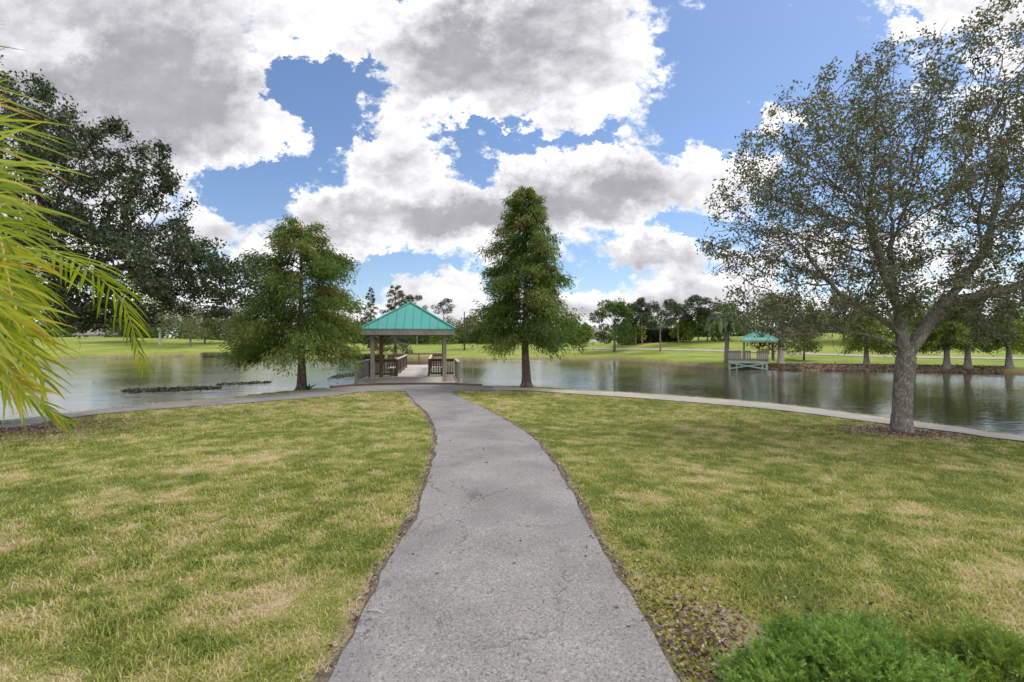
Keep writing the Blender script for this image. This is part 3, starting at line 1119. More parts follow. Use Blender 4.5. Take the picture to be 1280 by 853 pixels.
def cypress(name, base, H, prof, seed, mats, n_limb, leaves_per, leaf, label, group=None, h0=.15, r0=.17, red=.5, lean=(0, 0), parent_only=False):
    rng = np.random.default_rng(seed)
    root = empty(name, base)
    tag(root, label, 'tree', group)
    mb = MB()
    zz = np.linspace(0, 1, 14)
    wob = np.cumsum(rng.normal(0, .012 * H / 7, (14, 2)), axis=0)
    ax = np.stack([wob[:, 0] + lean[0] * zz * H, wob[:, 1] + lean[1] * zz * H, zz * H], 1)
    rr = r0 * (1 - zz) ** .85 + .012
    rr[0] *= 1.75
    rr[1] *= 1.12
    mid0 = ax[0] + (ax[1] - ax[0]) * .35
    mb.tube([ax[0] - np.array([0, 0, .15]), ax[0], mid0] + list(ax[1:]), [rr[0] * 1.1, rr[0], r0 * 1.28] + list(rr[1:]), 12, cap=True)
    P_, D_, T_ = [], [], []
    for k in range(n_limb):
        f = h0 + (1 - h0) * (k + rng.random()) / n_limb
        f = min(f, .985)
        h = f * H
        L = prof(f) * rng.uniform(.58, 1.18)
        full = rng.uniform(.45, 1.3)
        az = k * 2.39996 + rng.normal(0, .35)
        o = np.array([np.interp(h, ax[:, 2], ax[:, 0]), np.interp(h, ax[:, 2], ax[:, 1]), h])
        d = np.array([math.cos(az), math.sin(az), 0])
        s = np.array([-d[1], d[0], 0])
        t = np.linspace(0, 1, 7)
        rise = .38 * (.5 + f)
        bendy = rng.normal(0, .12)
        pts = o + d[None] * (L * t)[:, None] + s[None] * (bendy * L * t ** 2)[:, None] + np.array([0, 0, 1])[None] * (L * (rise * t - (.50 - .15 * f) * t ** 2))[:, None]
        lr = max(.008, r0 * .26 * (L / max(prof(.3), .3)))
        mb.tube(list(pts), list(np.linspace(lr, .004, 7)), 5 if lr > .012 else 3, cap=False)
        tint = np.clip(rng.beta(1.6, 2.6) * .85 + red * (f - .35) * rng.random() * .9, 0, 1)
        m = int(leaves_per * full * (L + .15) / (prof(.3) + .15)) + 12
        q = rng.random(m) ** .75
        q = .18 + .82 * q
        c = np.stack([np.interp(q, t, pts[:, i]) for i in range(3)], 1)
        nsub = 9
        sub = rng.integers(0, nsub, m)
        st = .25 + .75 * (np.arange(nsub) + .5) / nsub
        side = np.where(np.arange(nsub) % 2 == 0, 1, -1) * rng.uniform(.5, 1.1, nsub)
        sp = np.stack([np.interp(st, t, pts[:, i]) for i in range(3)], 1)
        sl = L * .36 * (1.15 - st * .6)
        sd = unit(d[None] * .75 + s[None] * side[:, None] + np.array([0, 0, -.12])[None])
        for j in range(nsub):
            mb.tube([sp[j], sp[j] + sd[j] * sl[j] * .5 + np.array([0, 0, .02]), sp[j] + sd[j] * sl[j] + np.array([0, 0, -.1 * sl[j]])], [.006, .004, .002], 3, cap=False)
        along = rng.random(m)
        cs = sp[sub] + sd[sub] * (sl[sub] * along)[:, None]
        use = rng.random(m) < .72
        c = np.where(use[:, None], cs, c)
        sig = .075 + .045 * L
        off_ = rng.normal(size=(m, 3)) * np.array([sig, sig, sig * .8])
        off_[:, 2] -= np.abs(rng.normal(0, sig * 1.1, m))
        c = c + off_
        dr = unit(d[None] * .5 + sd[sub] * .5 + rng.normal(0, .45, (m, 3)) + np.array([0, 0, -.8])[None])
        P_.append(c); D_.append(dr); T_.append(np.clip(tint + rng.normal(0, .09, m), 0, 1))
    mb.build('trunk', mats[0], root, smooth=True)
    pts = np.vstack(P_)
    crown('crown', pts, np.vstack(D_), leaf[0], leaf[1], np.concatenate(T_), mats[1], root, rng)
    return root


def prof_lin(pts):
    xs = [p[0] for p in pts]; ys = [p[1] for p in pts]
    return lambda f: float(np.interp(f, xs, ys))


# two bald cypresses at the water's edge
cx = (377 - 640) / F * 20.6
cypress('cypress_tree', (cx, 20.6, gz(cx, 20.6)), 7.25, prof_lin([(0, 1.6), (.15, 2.2), (.25, 2.6), (.42, 2.6), (.6, 2.3), (.75, 2.0), (.9, 1.35), (1, .75)]), 3,
        (M['bark_cyp'], M['leaf_cyp']), 72, 980, (.17, .044), 'broad rounded bald cypress with rusty upper leaves, left of the teal roofed shelter', h0=.23, r0=.17, red=.42)
cx = (659 - 640) / F * 21.3
cypress('cypress_tree', (cx, 21.3, gz(cx, 21.3)), 9.1, prof_lin([(0, 1.5), (.15, 1.95), (.3, 2.3), (.5, 1.95), (.7, 1.45), (.85, .95), (.94, .58), (1, .15)]), 8,
        (M['bark_cyp'], M['leaf_cyp']), 104, 950, (.18, .043), 'tall conical bald cypress right of the teal roofed shelter', h0=.235, r0=.18, red=.25)

# ------------------------------------------------------------------ shelter with its dock


def hip_roof(root, half, z0, z1, mats, over=0.0, seam=0.4, fascia=.26, seam_h=.035):
    mb = MB()
    top = (0, 0, z1)
    c = [(-half, -half, z0), (half, -half, z0), (half, half, z0), (-half, half, z0)]
    for i in range(4):
        a, b_ = c[i], c[(i + 1) % 4]
        mb.poly([a, b_, top])
        # standing seams
        A = Vector(a); B = Vector(b_); T = Vector(top)
        n = max(3, int((B - A).length / seam))
        mid = (A + B) / 2
        upd = (T - mid)
        nrm = (B - A).cross(T - A).normalized()
        for k in range(1, n):
            t = k / n
            q = A.lerp(B, t)
            f = 1 - abs(2 * t - 1)
            e = q + upd * (f * .985)
            mb.beam(q + nrm * .012, e + nrm * .012, .022, seam_h, nrm)
    mb.poly([(x, y, z - .045) for x, y, z in reversed(c)])
    for i in range(4):
        a, b_ = c[i], c[(i + 1) % 4]
        mb.poly([(a[0], a[1], a[2] - .045), (b_[0], b_[1], b_[2] - .045), b_, a])
    rf = mb.build('roof', mats['roof'], root)
    hc = MB()
    for i in range(4):
        d = (Vector(top) - Vector(c[i]))
        hc.beam(Vector(c[i]) + Vector((0, 0, .03)), Vector(top) + Vector((0, 0, .035)), .13, .045)
    hc.build('hip_cap', mats['roof'], rf)
    fm = MB()
    h2 = half - .05
    for i, (s0, s1) in enumerate((((-h2, -h2), (h2, -h2)), ((h2, -h2), (h2, h2)), ((h2, h2), (-h2, h2)), ((-h2, h2), (-h2, -h2)))):
        k = .022 if i % 2 else 0
        a = Vector((s0[0], s0[1], z0 - .05 - fascia / 2)); b_ = Vector((s1[0], s1[1], z0 - .05 - fascia / 2))
        d = (b_ - a).normalized() * (.022 if i % 2 else -.022)
        fm.beam(a + d, b_ - d, .04, fascia)
    fm.build('fascia', mats['wood'], root)
    # boarded ceiling under the eaves
    ce = MB()
    ce.box(-half + .08, half - .08, -half + .08, half - .08, z0 - .075, z0 - .05)
    ce.build('ceiling', mats['wood_dark'], root)
    return rf


def railing(root, p0, p1, z0, top_mat, bal_mat, height_=1.0, gap=.125, panel=False, cap_w=.16):
    """top rail, bottom rail and balusters between two points of a deck"""
    a = Vector((p0[0], p0[1], z0)); b_ = Vector((p1[0], p1[1], z0))
    L = (b_ - a).length
    mb = MB()
    mb.beam(a + Vector((0, 0, .16)), b_ + Vector((0, 0, .16)), .05, .10)
    mb.beam(a + Vector((0, 0, height_ - .10)), b_ + Vector((0, 0, height_ - .10)), .05, .11)
    n = max(2, int(L / gap))
    for k in range(n):
        q = a.lerp(b_, (k + .5) / n)
        w = .04 if not panel else gap * .9
        d = (b_ - a).normalized()
        s = d * (w / 2)
        y = Vector((-d.y, d.x, 0)) * (.02)
        y0 = Vector((-d.y, d.x, 0)) * .045
        zb, zt = z0 + .08, z0 + height_ - .06
        c = [q - s + y0 - y, q + s + y0 - y, q + s + y0 + y, q - s + y0 + y]
        mb.hexa([(p.x, p.y, zb) for p in c] + [(p.x, p.y, zt) for p in c])
    r = mb.build('railing', bal_mat, root)
    tp = MB()
    tp.beam(a + Vector((0, 0, height_ - .02)), b_ + Vector((0, 0, height_ - .02)), cap_w, .045)
    tp.build('handrail', top_mat, r, bevel=.006)
    return r


def posts(root, spots, z0, z1, w, mat, name='post'):
    for (x, y) in spots:
        mb = MB()
        mb.box(x - w / 2, x + w / 2, y - w / 2, y + w / 2, z0, z1)
        mb.build(name, mat, root, bevel=.008)


def decking(root, x0, x1, y0, y1, z, mat, along_x=True, pitch=.145):
    mb = MB()
    rng = random.Random(int(abs(x0 * 31 + y1 * 17) * 10))
    n = int(((y1 - y0) if along_x else (x1 - x0)) / pitch)
    for k in range(n):
        dz = rng.uniform(-.003, .003)
        if along_x:
            y = y0 + k * pitch
            mb.box(x0, x1, y, y + pitch - .008, z - .04, z + dz)
        else:
            x = x0 + k * pitch
            mb.box(x, x + pitch - .008, y0, y1, z - .04, z + dz)
    return mb.build('deck', mat, root)


DZ = -0.34
SH = (-5.4, 25.1)
sh = empty('shelter', (SH[0], SH[1], 0), R(9))
tag(sh, 'open wooden shelter with teal hipped metal roof at the end of the asphalt path', 'shelter')
decking(sh, -2.55, 2.55, -2.35, 2.2, DZ, M['wood_deck'])
hip_roof(sh, 2.28, 2.30, 3.74, M)
for (x, y, m) in ((-1.75, -1.75, 'wood'), (1.75, -1.75, 'wood'), (-1.75, 1.75, 'wood_brown'), (1.75, 1.75, 'wood_brown')):
    mb = MB()
    mb.box(x - .095, x + .095, y - .095, y + .095, DZ - .05, 2.02)
    mb.build('post', M[m], sh, bevel=.01)
bm_ = MB()
for s in (-1, 1):
    bm_.box(-2.1, 2.1, s * 1.75 - .045, s * 1.75 + .045, 2.022, 2.222)
    bm_.box(s * 1.75 - .045, s * 1.75 + .045, -1.70, 1.70, 2.024, 2.220)
bm_.build('beam', M['wood'], sh)
for s in (-1, 1):
    railing(sh, (s * 2.45, -2.2), (s * 2.45, 2.05), DZ, M['wood_pale'], M['wood'])
    railing(sh, (s * 2.35, 2.12), (s * .98, 2.12), DZ, M['wood_dark'], M['wood_dark'])
    posts(sh, [(s * 2.45, -2.27)], DZ - .3, DZ + 1.02, .12, M['wood'], 'rail_post')
    posts(sh, [(s * 2.45, 2.12), (s * .92, 2.12)], DZ - .05, DZ + .98, .11, M['wood_dark'], 'rail_post')
for (x, y) in ((-2.3, -.6), (2.3, -.6), (-2.3, 1.9), (2.3, 1.9), (0, 1.9)):
    posts(sh, [(x, y)], -2.3, DZ - .05, .2, M['wood_dark'], 'piling')
ft = MB()
ft.box(-2.6, 2.6, -2.41, -2.365, DZ - .25, DZ - .01)
ft.box(-2.61, -2.562, -2.35, 2.2, DZ - .25, DZ - .01)
ft.box(2.562, 2.61, -2.35, 2.2, DZ - .25, DZ - .01)
ft.build('rim_board', M['wood'], sh)

dk = empty('dock', (SH[0], SH[1], 0), R(9))
tag(dk, 'narrow timber dock with dark railings running out over the water behind the shelter', 'dock')
decking(dk, -1.0, 1.0, 2.22, 11.0, DZ - .006, M['wood_deck'])
decking(dk, -2.35, 2.0, 11.02, 15.4, DZ - .006, M['wood_deck'])
for s in (-1, 1):
    railing(dk, (s * .94, 2.25), (s * .94, 11.0), DZ, M['wood_pale'], M['wood_dark'])
    posts(dk, [(s * .94, y) for y in (5.2, 8.1, 11.0)], DZ - .05, DZ + .97, .1, M['wood_dark'], 'rail_post')
for x0, x1, y0, y1 in ((-2.3, -1.0, 11.08, 11.08), (1.0, 1.95, 11.08, 11.08), (-2.3, -2.3, 11.1, 15.3), (1.95, 1.95, 11.1, 15.3)):
    railing(dk, (x0, y0), (x1, y1), DZ, M['wood_dark'], M['wood_dark'])
er = MB()
er.beam((-2.3, 15.32, DZ + .93), (1.95, 15.32, DZ + .93), .14, .12)
er.beam((-2.3, 15.32, DZ + .15), (1.95, 15.32, DZ + .15), .05, .12)
for k in range(1, 5):
    er.beam((-2.3, 15.32, DZ + .15 + .15 * k), (1.95, 15.32, DZ + .15 + .15 * k), .012, .012)
er.build('railing', M['wood_dark'], dk)
posts(dk, [(-2.3, 15.32), (-.18, 15.32), (1.95, 15.32)], DZ - .05, DZ + 1.0, .11, M['wood_dark'], 'rail_post')
for (x, y) in ((-.85, 5), (.85, 5), (-.85, 8), (.85, 8), (-2.1, 11.3), (1.8, 11.3), (-2.1, 15.1), (1.8, 15.1)):
    posts(dk, [(x, y)], -2.4, DZ - .05, .2, M['wood_dark'], 'piling')

# dark timber edging between the walk and the bank before the shelter
ed = MB()
e_px = [(412, 486.6), (440, 484.2), (470, 482.7), (510, 482.0), (560, 482.2), (602, 484.0)]
e_pts = [flat(u, v, 2.1) for u, v in e_px]
for a, b_ in zip(e_pts, e_pts[1:]):
    ed.beam((a[0], a[1] + .1, -.37), (b_[0], b_[1] + .1, -.37), .12, .16)
tag(ed.build('timber_edging', M['wood_dark'], bevel=.006), 'low dark timber edging along the walk at the foot of the teal roofed shelter', 'edging')

# small shelter across the water
s2 = P(935, 460, 43.6)
ang = -math.atan2(s2[0], s2[1])
sm = empty('shelter', (s2[0], s2[1], 0), ang)
tag(sm, 'small shelter with pale teal roof on green stilts across the water beside a palm', 'shelter')
decking(sm, -1.72, 1.72, 0, 5.0, -.12, M['wood_grey'])
for (x, y) in ((-.35, 1.7), (2.15, 1.7), (-.35, 4.2), (2.15, 4.2)):
    posts(sm, [(x, y)], -.15, 1.72, .14, M['wood_dark'])
rf = empty('roof_frame', (0.9, 2.95, 0))
rf.parent = sm
hip_roof(rf, 1.62, 1.78, 2.92, {**M, 'roof': M['roof_pale']}, seam=.35, fascia=.16)
for (x0, x1) in ((-1.68, -.55), (-.5, .25), (.7, 1.68)):
    railing(sm, (x0, .05), (x1, .05), -.12, M['wood_grey'], M['wood_grey'], .92, .16, panel=True)
mid = MB(); mid.beam((.25, .05, .68), (.7, .05, .68), .12, .06); mid.build('handrail', M['wood'], sm)
for s in (-1, 1):
    railing(sm, (s * 1.68, .1), (s * 1.68, 2.6), -.12, M['wood_grey'], M['wood_grey'], .92, .16)
for s in (-1.55, -.95, 1.2, 1.55):
    posts(sm, [(s, .12)], -2.0, -.16, .16, M['wood_green'], 'stilt')
for s in (-1.55, 1.55):
    posts(sm, [(s, 2.4)], -2.0, -.16, .16, M['wood_green'], 'stilt')
br = MB()
br.beam((-1.5, .0, -.88), (1.5, .0, -.35), .05, .12)
br.beam((-1.5, -.06, -.35), (1.5, -.06, -.88), .05, .12)
br.beam((-1.7, .02, -.27), (1.7, .02, -.27), .05, .2)
br.build('cross_brace', M['wood_green'], sm)

# ------------------------------------------------------------------ trees across the water


def far_crown(rng, blobs, n, leaf, dens=1.0):
    P_, D_, T_ = [], [], []
    tot = sum(r[0] * r[2] for c, r in blobs)
    for c, r in blobs:
        m = int(n * r[0] * r[2] / tot)
        q = unit(rng.normal(size=(m, 3)))
        rad = (.55 + .5 * rng.random(m) ** .6) * (0.85 + .3 * vnoise(q[:, 0] * 3 + c[0] * 5, q[:, 2] * 3 + q[:, 1] * 2 + c[2] * 5))
        p = q * rad[:, None] * np.array(r) + np.array(c)
        P_.append(p)
        D_.append(q * .6 + rng.normal(0, .7, (m, 3)) + np.array([0, 0, -.25]))
        T_.append(np.clip(rng.uniform(.2, .7) + rng.normal(0, .16, m), 0, 1))
    return np.vstack(P_), np.vstack(D_), np.concatenate(T_)


def broad_tree(name, base, H, Rw, trunk_h, seed, mat, bark, label, group=None, n=5200, r0=None, leaf=.30, gaps=1.0, nb=26):
    rng = np.random.default_rng(seed)
    root = empty(name, base)
    tag(root, label, 'tree', group)
    mb = MB()
    r0 = r0 or H * .022
    top = np.array([rng.normal(0, .1), rng.normal(0, .1), H * .82])
    ax = [np.array([0, 0, -.2]), np.array([0, 0, .0]), np.array([rng.normal(0, .04) * H * .1, 0, trunk_h]), top]
    mb.tube(ax, [r0 * 1.5, r0 * 1.3, r0 * .8, r0 * .18], 8)
    bl = []
    for k in range(nb):
        t = rng.random() ** .8
        z = trunk_h + (H - trunk_h) * t
        w = Rw * math.sin(math.pi * (0.16 + .80 * t)) ** .7
        a = rng.random() * 6.283
        rr = w * rng.uniform(.25, .95)
        c = np.array([math.cos(a) * rr, math.sin(a) * rr, z - H * .03])
        s = Rw * rng.uniform(.20, .38) * gaps
        bl.append((c, (s, s, s * .72)))
        o = np.array([0, 0, trunk_h + (z - trunk_h) * .45])
        mb.tube([o, o + (c - o) * .55 + np.array([0, 0, .04 * H]), c], [r0 * .32, r0 * .2, r0 * .06], 4, cap=False)
    mb.build('trunk', bark, root, smooth=True)
    p, d, t = far_crown(rng, bl, n, leaf)
    crown('crown', p, d, leaf, leaf * .55, t, mat, root, rng)
    return root


def pine(name, base, H, Rw, seed, label, group=None, bare=.5, n=4200, leaf=.34, lean=0.0):
    rng = np.random.default_rng(seed)
    root = empty(name, base)
    tag(root, label, 'tree', group)
    mb = MB()
    k = 9
    zz = np.linspace(0, 1, k)
    x = np.cumsum(rng.normal(0, .008 * H, k)) + lean * zz * H; x -= x[0]
    ax = np.stack([x, np.zeros(k), zz * H * .97], 1)
    r0 = H * .017
    mb.tube([(0, 0, -.2)] + list(ax), [r0 * 1.3] + list(r0 * (1.1 - zz)), 7)
    bl = []
    nb = 17
    for i in range(nb):
        f = bare + (1 - bare) * (i + rng.random() * .8) / nb
        f = min(f, .99)
        w = Rw * (0.4 + .75 * math.sin(math.pi * min(1, (f - bare) / (1 - bare) * .82 + .14))) * rng.uniform(.45, 1.05)
        a = rng.random() * 6.283
        o = np.array([np.interp(f * H * .97, ax[:, 2], ax[:, 0]), 0, f * H * .97])
        c = o + np.array([math.cos(a) * w, math.sin(a) * w, .10 * w + rng.uniform(-.01, .05) * H])
        s = Rw * rng.uniform(.20, .34)
        bl.append((c, (s, s, s * .55)))
        mb.tube([o, (o + c) / 2 + np.array([0, 0, -.02 * H]), c], [r0 * .3, r0 * .2, r0 * .06], 4, cap=False)
    mb.build('trunk', M['bark_pine'], root, smooth=True)
    p, d, t = far_crown(rng, bl, n, leaf)
    crown('crown', p, d, leaf, leaf * .35, t, M['leaf_pine'], root, rng)
    return root


def height_for(base, u_v_top):
    return CAMZ - (u_v_top - VH) / F * base[1] - base[2]


def width_for(base, px):
    return px / F * base[1]


# left bank
b = px_ground(200, 431.5); broad_tree('tree', b, height_for(b, 374), width_for(b, 34), height_for(b, 408), 31, M['leaf_far'], M['bark_pale'], 'pale trunked tree on the far bank lawn seen under the dark oak', n=4200, leaf=.34)
b = px_ground(238, 434); broad_tree('tree', b, height_for(b, 382), width_for(b, 33), height_for(b, 418), 32, M['leaf_olive'], M['bark_oak'], 'olive leaved short trunked tree on the far bank between two paler trees', n=3600, leaf=.32)
b = px_ground(256, 431); broad_tree('tree', b, height_for(b, 392), width_for(b, 14), height_for(b, 416), 33, M['leaf_far'], M['bark_dark'], 'slim thin stemmed young tree on the far bank lawn near the dark water plants', n=1600, leaf=.28)
b = px_ground(289, 430.5); broad_tree('tree', b, height_for(b, 388), width_for(b, 32), height_for(b, 422), 34, M['leaf_olive'], M['bark_oak'], 'grey green low crowned tree on the far bank just left of the rounded cypress', n=3600, leaf=.36)
b = px_ground(163, 428.5); broad_tree('tree', b, height_for(b, 388), width_for(b, 32), height_for(b, 424), 36, M['leaf_far'], M['bark_dark'], 'dense bushy green tree beside the brown roofed house', n=4600, leaf=.4)
# behind the shelter
farcyp = (M['bark_pine'], M['leaf_pine'])
b = px_ground(464, 439); cypress('cypress_tree', b, height_for(b, 359), prof_lin([(0, 1.9), (.2, 2.1), (.5, 1.55), (.8, .8), (1, .15)]), 41, farcyp, 52, 120, (.36, .10), 'slim dark pointed cypress beyond the water, the one nearer the rounded cypress', h0=.06, r0=.2, red=.5)
b = px_ground(494, 443.5); cypress('cypress_tree', b, height_for(b, 357), prof_lin([(0, 2.8), (.12, 3.3), (.3, 2.7), (.6, 2.1), (.85, 1.3), (1, .5)]), 42, farcyp, 56, 150, (.38, .11), 'broad dark pointed cypress on the far bank directly behind the shelter roof', h0=.08, r0=.22, red=.6)
b = px_ground(521, 431.5); pine('pine_tree', b, height_for(b, 371), width_for(b, 15), 43, 'dark round headed pine peeping over the right slope of the shelter roof', bare=.62, n=2600, leaf=.42)
b = px_ground(553, 431.5); pine('pine_tree', b, height_for(b, 375), width_for(b, 13), 44, 'small thin pine standing alone between the shelter roof and the lamp post', bare=.68, n=2200, leaf=.36)
b = px_ground(591, 437); broad_tree('tree', b, height_for(b, 398), width_for(b, 22), height_for(b, 424), 45, M['leaf_olive'], M['bark_pale'], 'small olive crowned tree with pale trunk right beside the black lamp post', n=3000, leaf=.30)
b = px_ground(566, 430); broad_tree('tree', b, height_for(b, 396), width_for(b, 16), height_for(b, 426), 46, M['leaf_olive'], M['bark_dark'], 'rusty olive bushy tree behind the lamp post beyond the lawn', n=2400, leaf=.38)
# right of the tall cypress
for u, v, top, w, m, lab, s in (
        (716, 431.5, 403, 16, 'leaf_far', 'round dark green tree just right of the tall conical cypress', 51),
        (733, 430.5, 407, 11, 'leaf_bright', 'small bright green tree at the gap with the distant house', 52),
        (788, 431.0, 401, 17, 'leaf_bright', 'bright green rounded tree left of the dark hedge', 54),
        (858, 428.0, 399, 16, 'leaf_bright', 'bright green bushy tree at the right end of the dark hedge', 55),
        (884, 427.5, 388, 22, 'leaf_far', 'tall leafy green tree behind the feathery palm', 56),
        (905, 426.5, 380, 26, 'leaf_far', 'dense tree rising above the feathery palm, on the slope', 57)):
    b = px_ground(u, v); broad_tree('tree', b, height_for(b, top), width_for(b, w), height_for(b, v - 5), s, M[m], M['bark_dark'], lab, n=3200, leaf=.42)
b = px_ground(768, 440.5); broad_tree('tree', b, height_for(b, 376), width_for(b, 28), height_for(b, 428), 53, M['leaf_far'], M['bark_dark'], 'irregular dark tree with tufted top near the water on the far lawn', n=5600, leaf=.34, gaps=.85)
for u, v, top, w, lab, s, br_ in (
        (795, 432, 384, 13, 'short pine leaning left in a pair above the bright rounded tree', 61, .55),
        (803, 431.5, 375, 12, 'tallest pine of the pair above the bright rounded tree', 62, .62),
        (825, 440.5, 377, 21, 'pine with long bare grey stem standing forward on the open lawn', 63, .5),
        (848, 430, 382, 15, 'thin grey pine over the right end of the dark hedge', 64, .5),
        (873, 428, 372, 19, 'wide topped pine behind the bright bushy tree', 65, .5)):
    b = px_ground(u, v); pine('pine_tree', b, height_for(b, top), width_for(b, w), s, lab, bare=br_, n=3000, leaf=.36)
# around the small shelter
b = px_ground(976, 456); broad_tree('tree', b, height_for(b, 372), width_for(b, 47), height_for(b, 430), 71, M['leaf_olive'], M['bark_pale'], 'wide olive grey tree overhanging the roof of the small shelter', n=8000, leaf=.22, nb=40, r0=.26)
b = px_ground(1005, 451); broad_tree('tree', b, height_for(b, 405), width_for(b, 24), height_for(b, 438), 72, M['leaf_far'], M['bark_dark'], 'small low green tree in the mulch right of the small shelter', n=4200, leaf=.2)
b = px_ground(1055, 428); broad_tree('tree', b, height_for(b, 372), width_for(b, 44), height_for(b, 420), 73, M['leaf_olive'], M['bark_dark'], 'broad olive tree on the slope behind the row of bank cypresses', n=5200, leaf=.36)
near_c = (M['bark_oak'], M['leaf_bright'])
for i, (u, v, top, w, lab) in enumerate((
        (1083, 457, 388, 30, 'bank cypress with low green skirt, nearest to the small shelter'),
        (1141, 459, 376, 32, 'bank cypress half hidden behind the forked oak trunk'),
        (1183, 461, 366, 34, 'bank cypress with straight dark stem, second behind the hanging oak twig'),
        (1210, 460, 372, 36, 'bank cypress with thick pale foot closest to the hanging oak twig'),
        (1262, 461, 376, 34, 'bank cypress at the end of the row where the mulch stops'))):
    b = px_ground(u, v)
    w_ = width_for(b, w)
    cypress('cypress_tree', b, height_for(b, top), prof_lin([(0, w_ * .9), (.25, w_), (.55, w_ * .8), (.85, w_ * .42), (1, .2)]), 80 + i, near_c if i != 3 else (M['bark_oak'], M['leaf_far']), 52, 210, (.26, .075), lab, 'cypresses along the far bank', h0=.30, r0=.22, red=.15)

# hedge on the far slope
hr = np.random.default_rng(9)
h0 = px_ground(796, 429.5); h1 = px_ground(848, 427.5)
n = 5200
t = hr.random(n)
hx = h0[0] + (h1[0] - h0[0]) * t; hy = h0[1] + (h1[1] - h0[1]) * t + hr.uniform(-1, 1, n)
hh = 2.3
hz = height(hx, hy) + hr.random(n) ** .7 * hh
tag(crown('hedge', np.stack([hx, hy, hz], 1), hr.normal(size=(n, 3)), .42, .3, hr.random(n), M['leaf_hedge'], None, hr), 'long dark clipped hedge on the far slope behind the forward pine', 'hedge')

# woods beyond the lawns: one mass
wr = np.random.default_rng(77)
WP, WD, WT = [], [], []
for k in range(330):
    a = wr.uniform(-62, 62)
    dist = wr.uniform(138, 175)
    x = dist * math.tan(R(a)) if abs(a) < 50 else math.copysign(dist * 1.25, a)
    y = dist * wr.uniform(.9, 1.05)
    u = 640 + F * x / y
    lo = 4.5 + 3.0 * vnoise(np.array([u * .02]), np.array([3.3]))[0]
    if 600 < u < 760:
        lo *= .75
    if u > 880:
        lo += 3.5
    if u < 330:
        lo += 1.5
    h = lo * wr.uniform(.75, 1.2)
    s = wr.uniform(2.2, 4.2)
    m = 260
    q = unit(wr.normal(size=(m, 3)))
    p = q * (.7 + .35 * wr.random(m))[:, None] * np.array([s, s, h * .55]) + np.array([x, y, gz(x, y) + h * .45])
    WP.append(p); WD.append(q + wr.normal(0, .6, (m, 3))); WT.append(np.clip(wr.uniform(.1, .7) + wr.normal(0, .14, m), 0, 1))
tag(crown('woods', np.vstack(WP), np.vstack(WD), .9, .6, np.concatenate(WT), M['leaf_far'], None, wr), 'distant band of dark green woods behind the far lawns', 'woods', kind='stuff')

# ------------------------------------------------------------------ palms


def leaflet_strip(mb_v, mb_q, mb_a, p, d, up, L, W, droop, tint, seg=5):
    """a long folded leaflet that tapers and droops"""
    d = d / np.linalg.norm(d)
    b0 = len(mb_v)
    pos = np.array(p, float)
    cur = d.copy()
    for k in range(seg + 1):
        t = k / seg
        w = W * (math.sin(math.pi * (.10 + .88 * t)) ** .7) * (1 - .55 * t)
        s = np.cross(cur, up); s /= np.linalg.norm(s) + 1e-9
        nn = np.cross(s, cur)
        mb_v += [pos + s * w / 2 - nn * w * .18, pos + nn * w * .10, pos - s * w / 2 - nn * w * .18]
        mb_a += [min(1, tint + .16 * max(0, t - .6))] * 3
        cur = cur + np.array([0, 0, -droop / seg]); cur /= np.linalg.norm(cur)
        pos = pos + cur * L / seg
    for k in range(seg):
        i = b0 + k * 3
        mb_q += [(i, i + 1, i + 4, i + 3), (i + 1, i + 2, i + 5, i + 4)]


def frond(root, pts, n_pair, L, W, rng, mat, stalk_mat, tint=.45, r0=.014, droop=.7, spread=1.0, start=.08, sidev=None, fwd=1.0):
    pts = catmull(pts, 10)
    mb = MB()
    mb.tube(list(pts), list(np.linspace(r0, .003, len(pts))), 6, cap=False)
    st = mb.build('stalk', stalk_mat, root, smooth=True)
    V, Q, A = [], [], []
    s = np.linspace(0, 1, len(pts))
    tan = np.gradient(pts, axis=0); tan = unit(tan)
    for k in range(n_pair):
        t = start + (1 - start) * (k + .5) / n_pair
        p = np.array([np.interp(t, s, pts[:, i]) for i in range(3)])
        d = np.array([np.interp(t, s, tan[:, i]) for i in range(3)]); d /= np.linalg.norm(d)
        side = np.cross(d, np.array([0, 0, 1.0])) if sidev is None else np.array(sidev, float) - d * np.dot(d, sidev); side /= np.linalg.norm(side) + 1e-9
        upv = np.cross(side, d)
        ll = L * (.55 + .6 * math.sin(math.pi * min(.98, t * .85 + .12))) * (1 - .45 * max(0, t - .6) / .4)
        for sg in (-1, 1):
            fw = (.55 + .75 * t) * fwd
            dd = side * sg * spread * (1.05 - .5 * t) + d * fw + upv * rng.normal(.12, .16) + rng.normal(0, .09, 3)
            tn = np.clip(tint + rng.normal(0, .16), 0, .95)
            if rng.random() < .05:
                tn = .97
            leaflet_strip(V, Q, A, p, dd, upv + rng.normal(0, .25, 3), ll * rng.uniform(.8, 1.1), W * rng.uniform(.75, 1.2), droop * rng.uniform(.5, 1.4), tn)
    return np_mesh('frond', np.array(V), np.array(Q), mat, st, {'rnd': np.array(A)}, smooth=True)


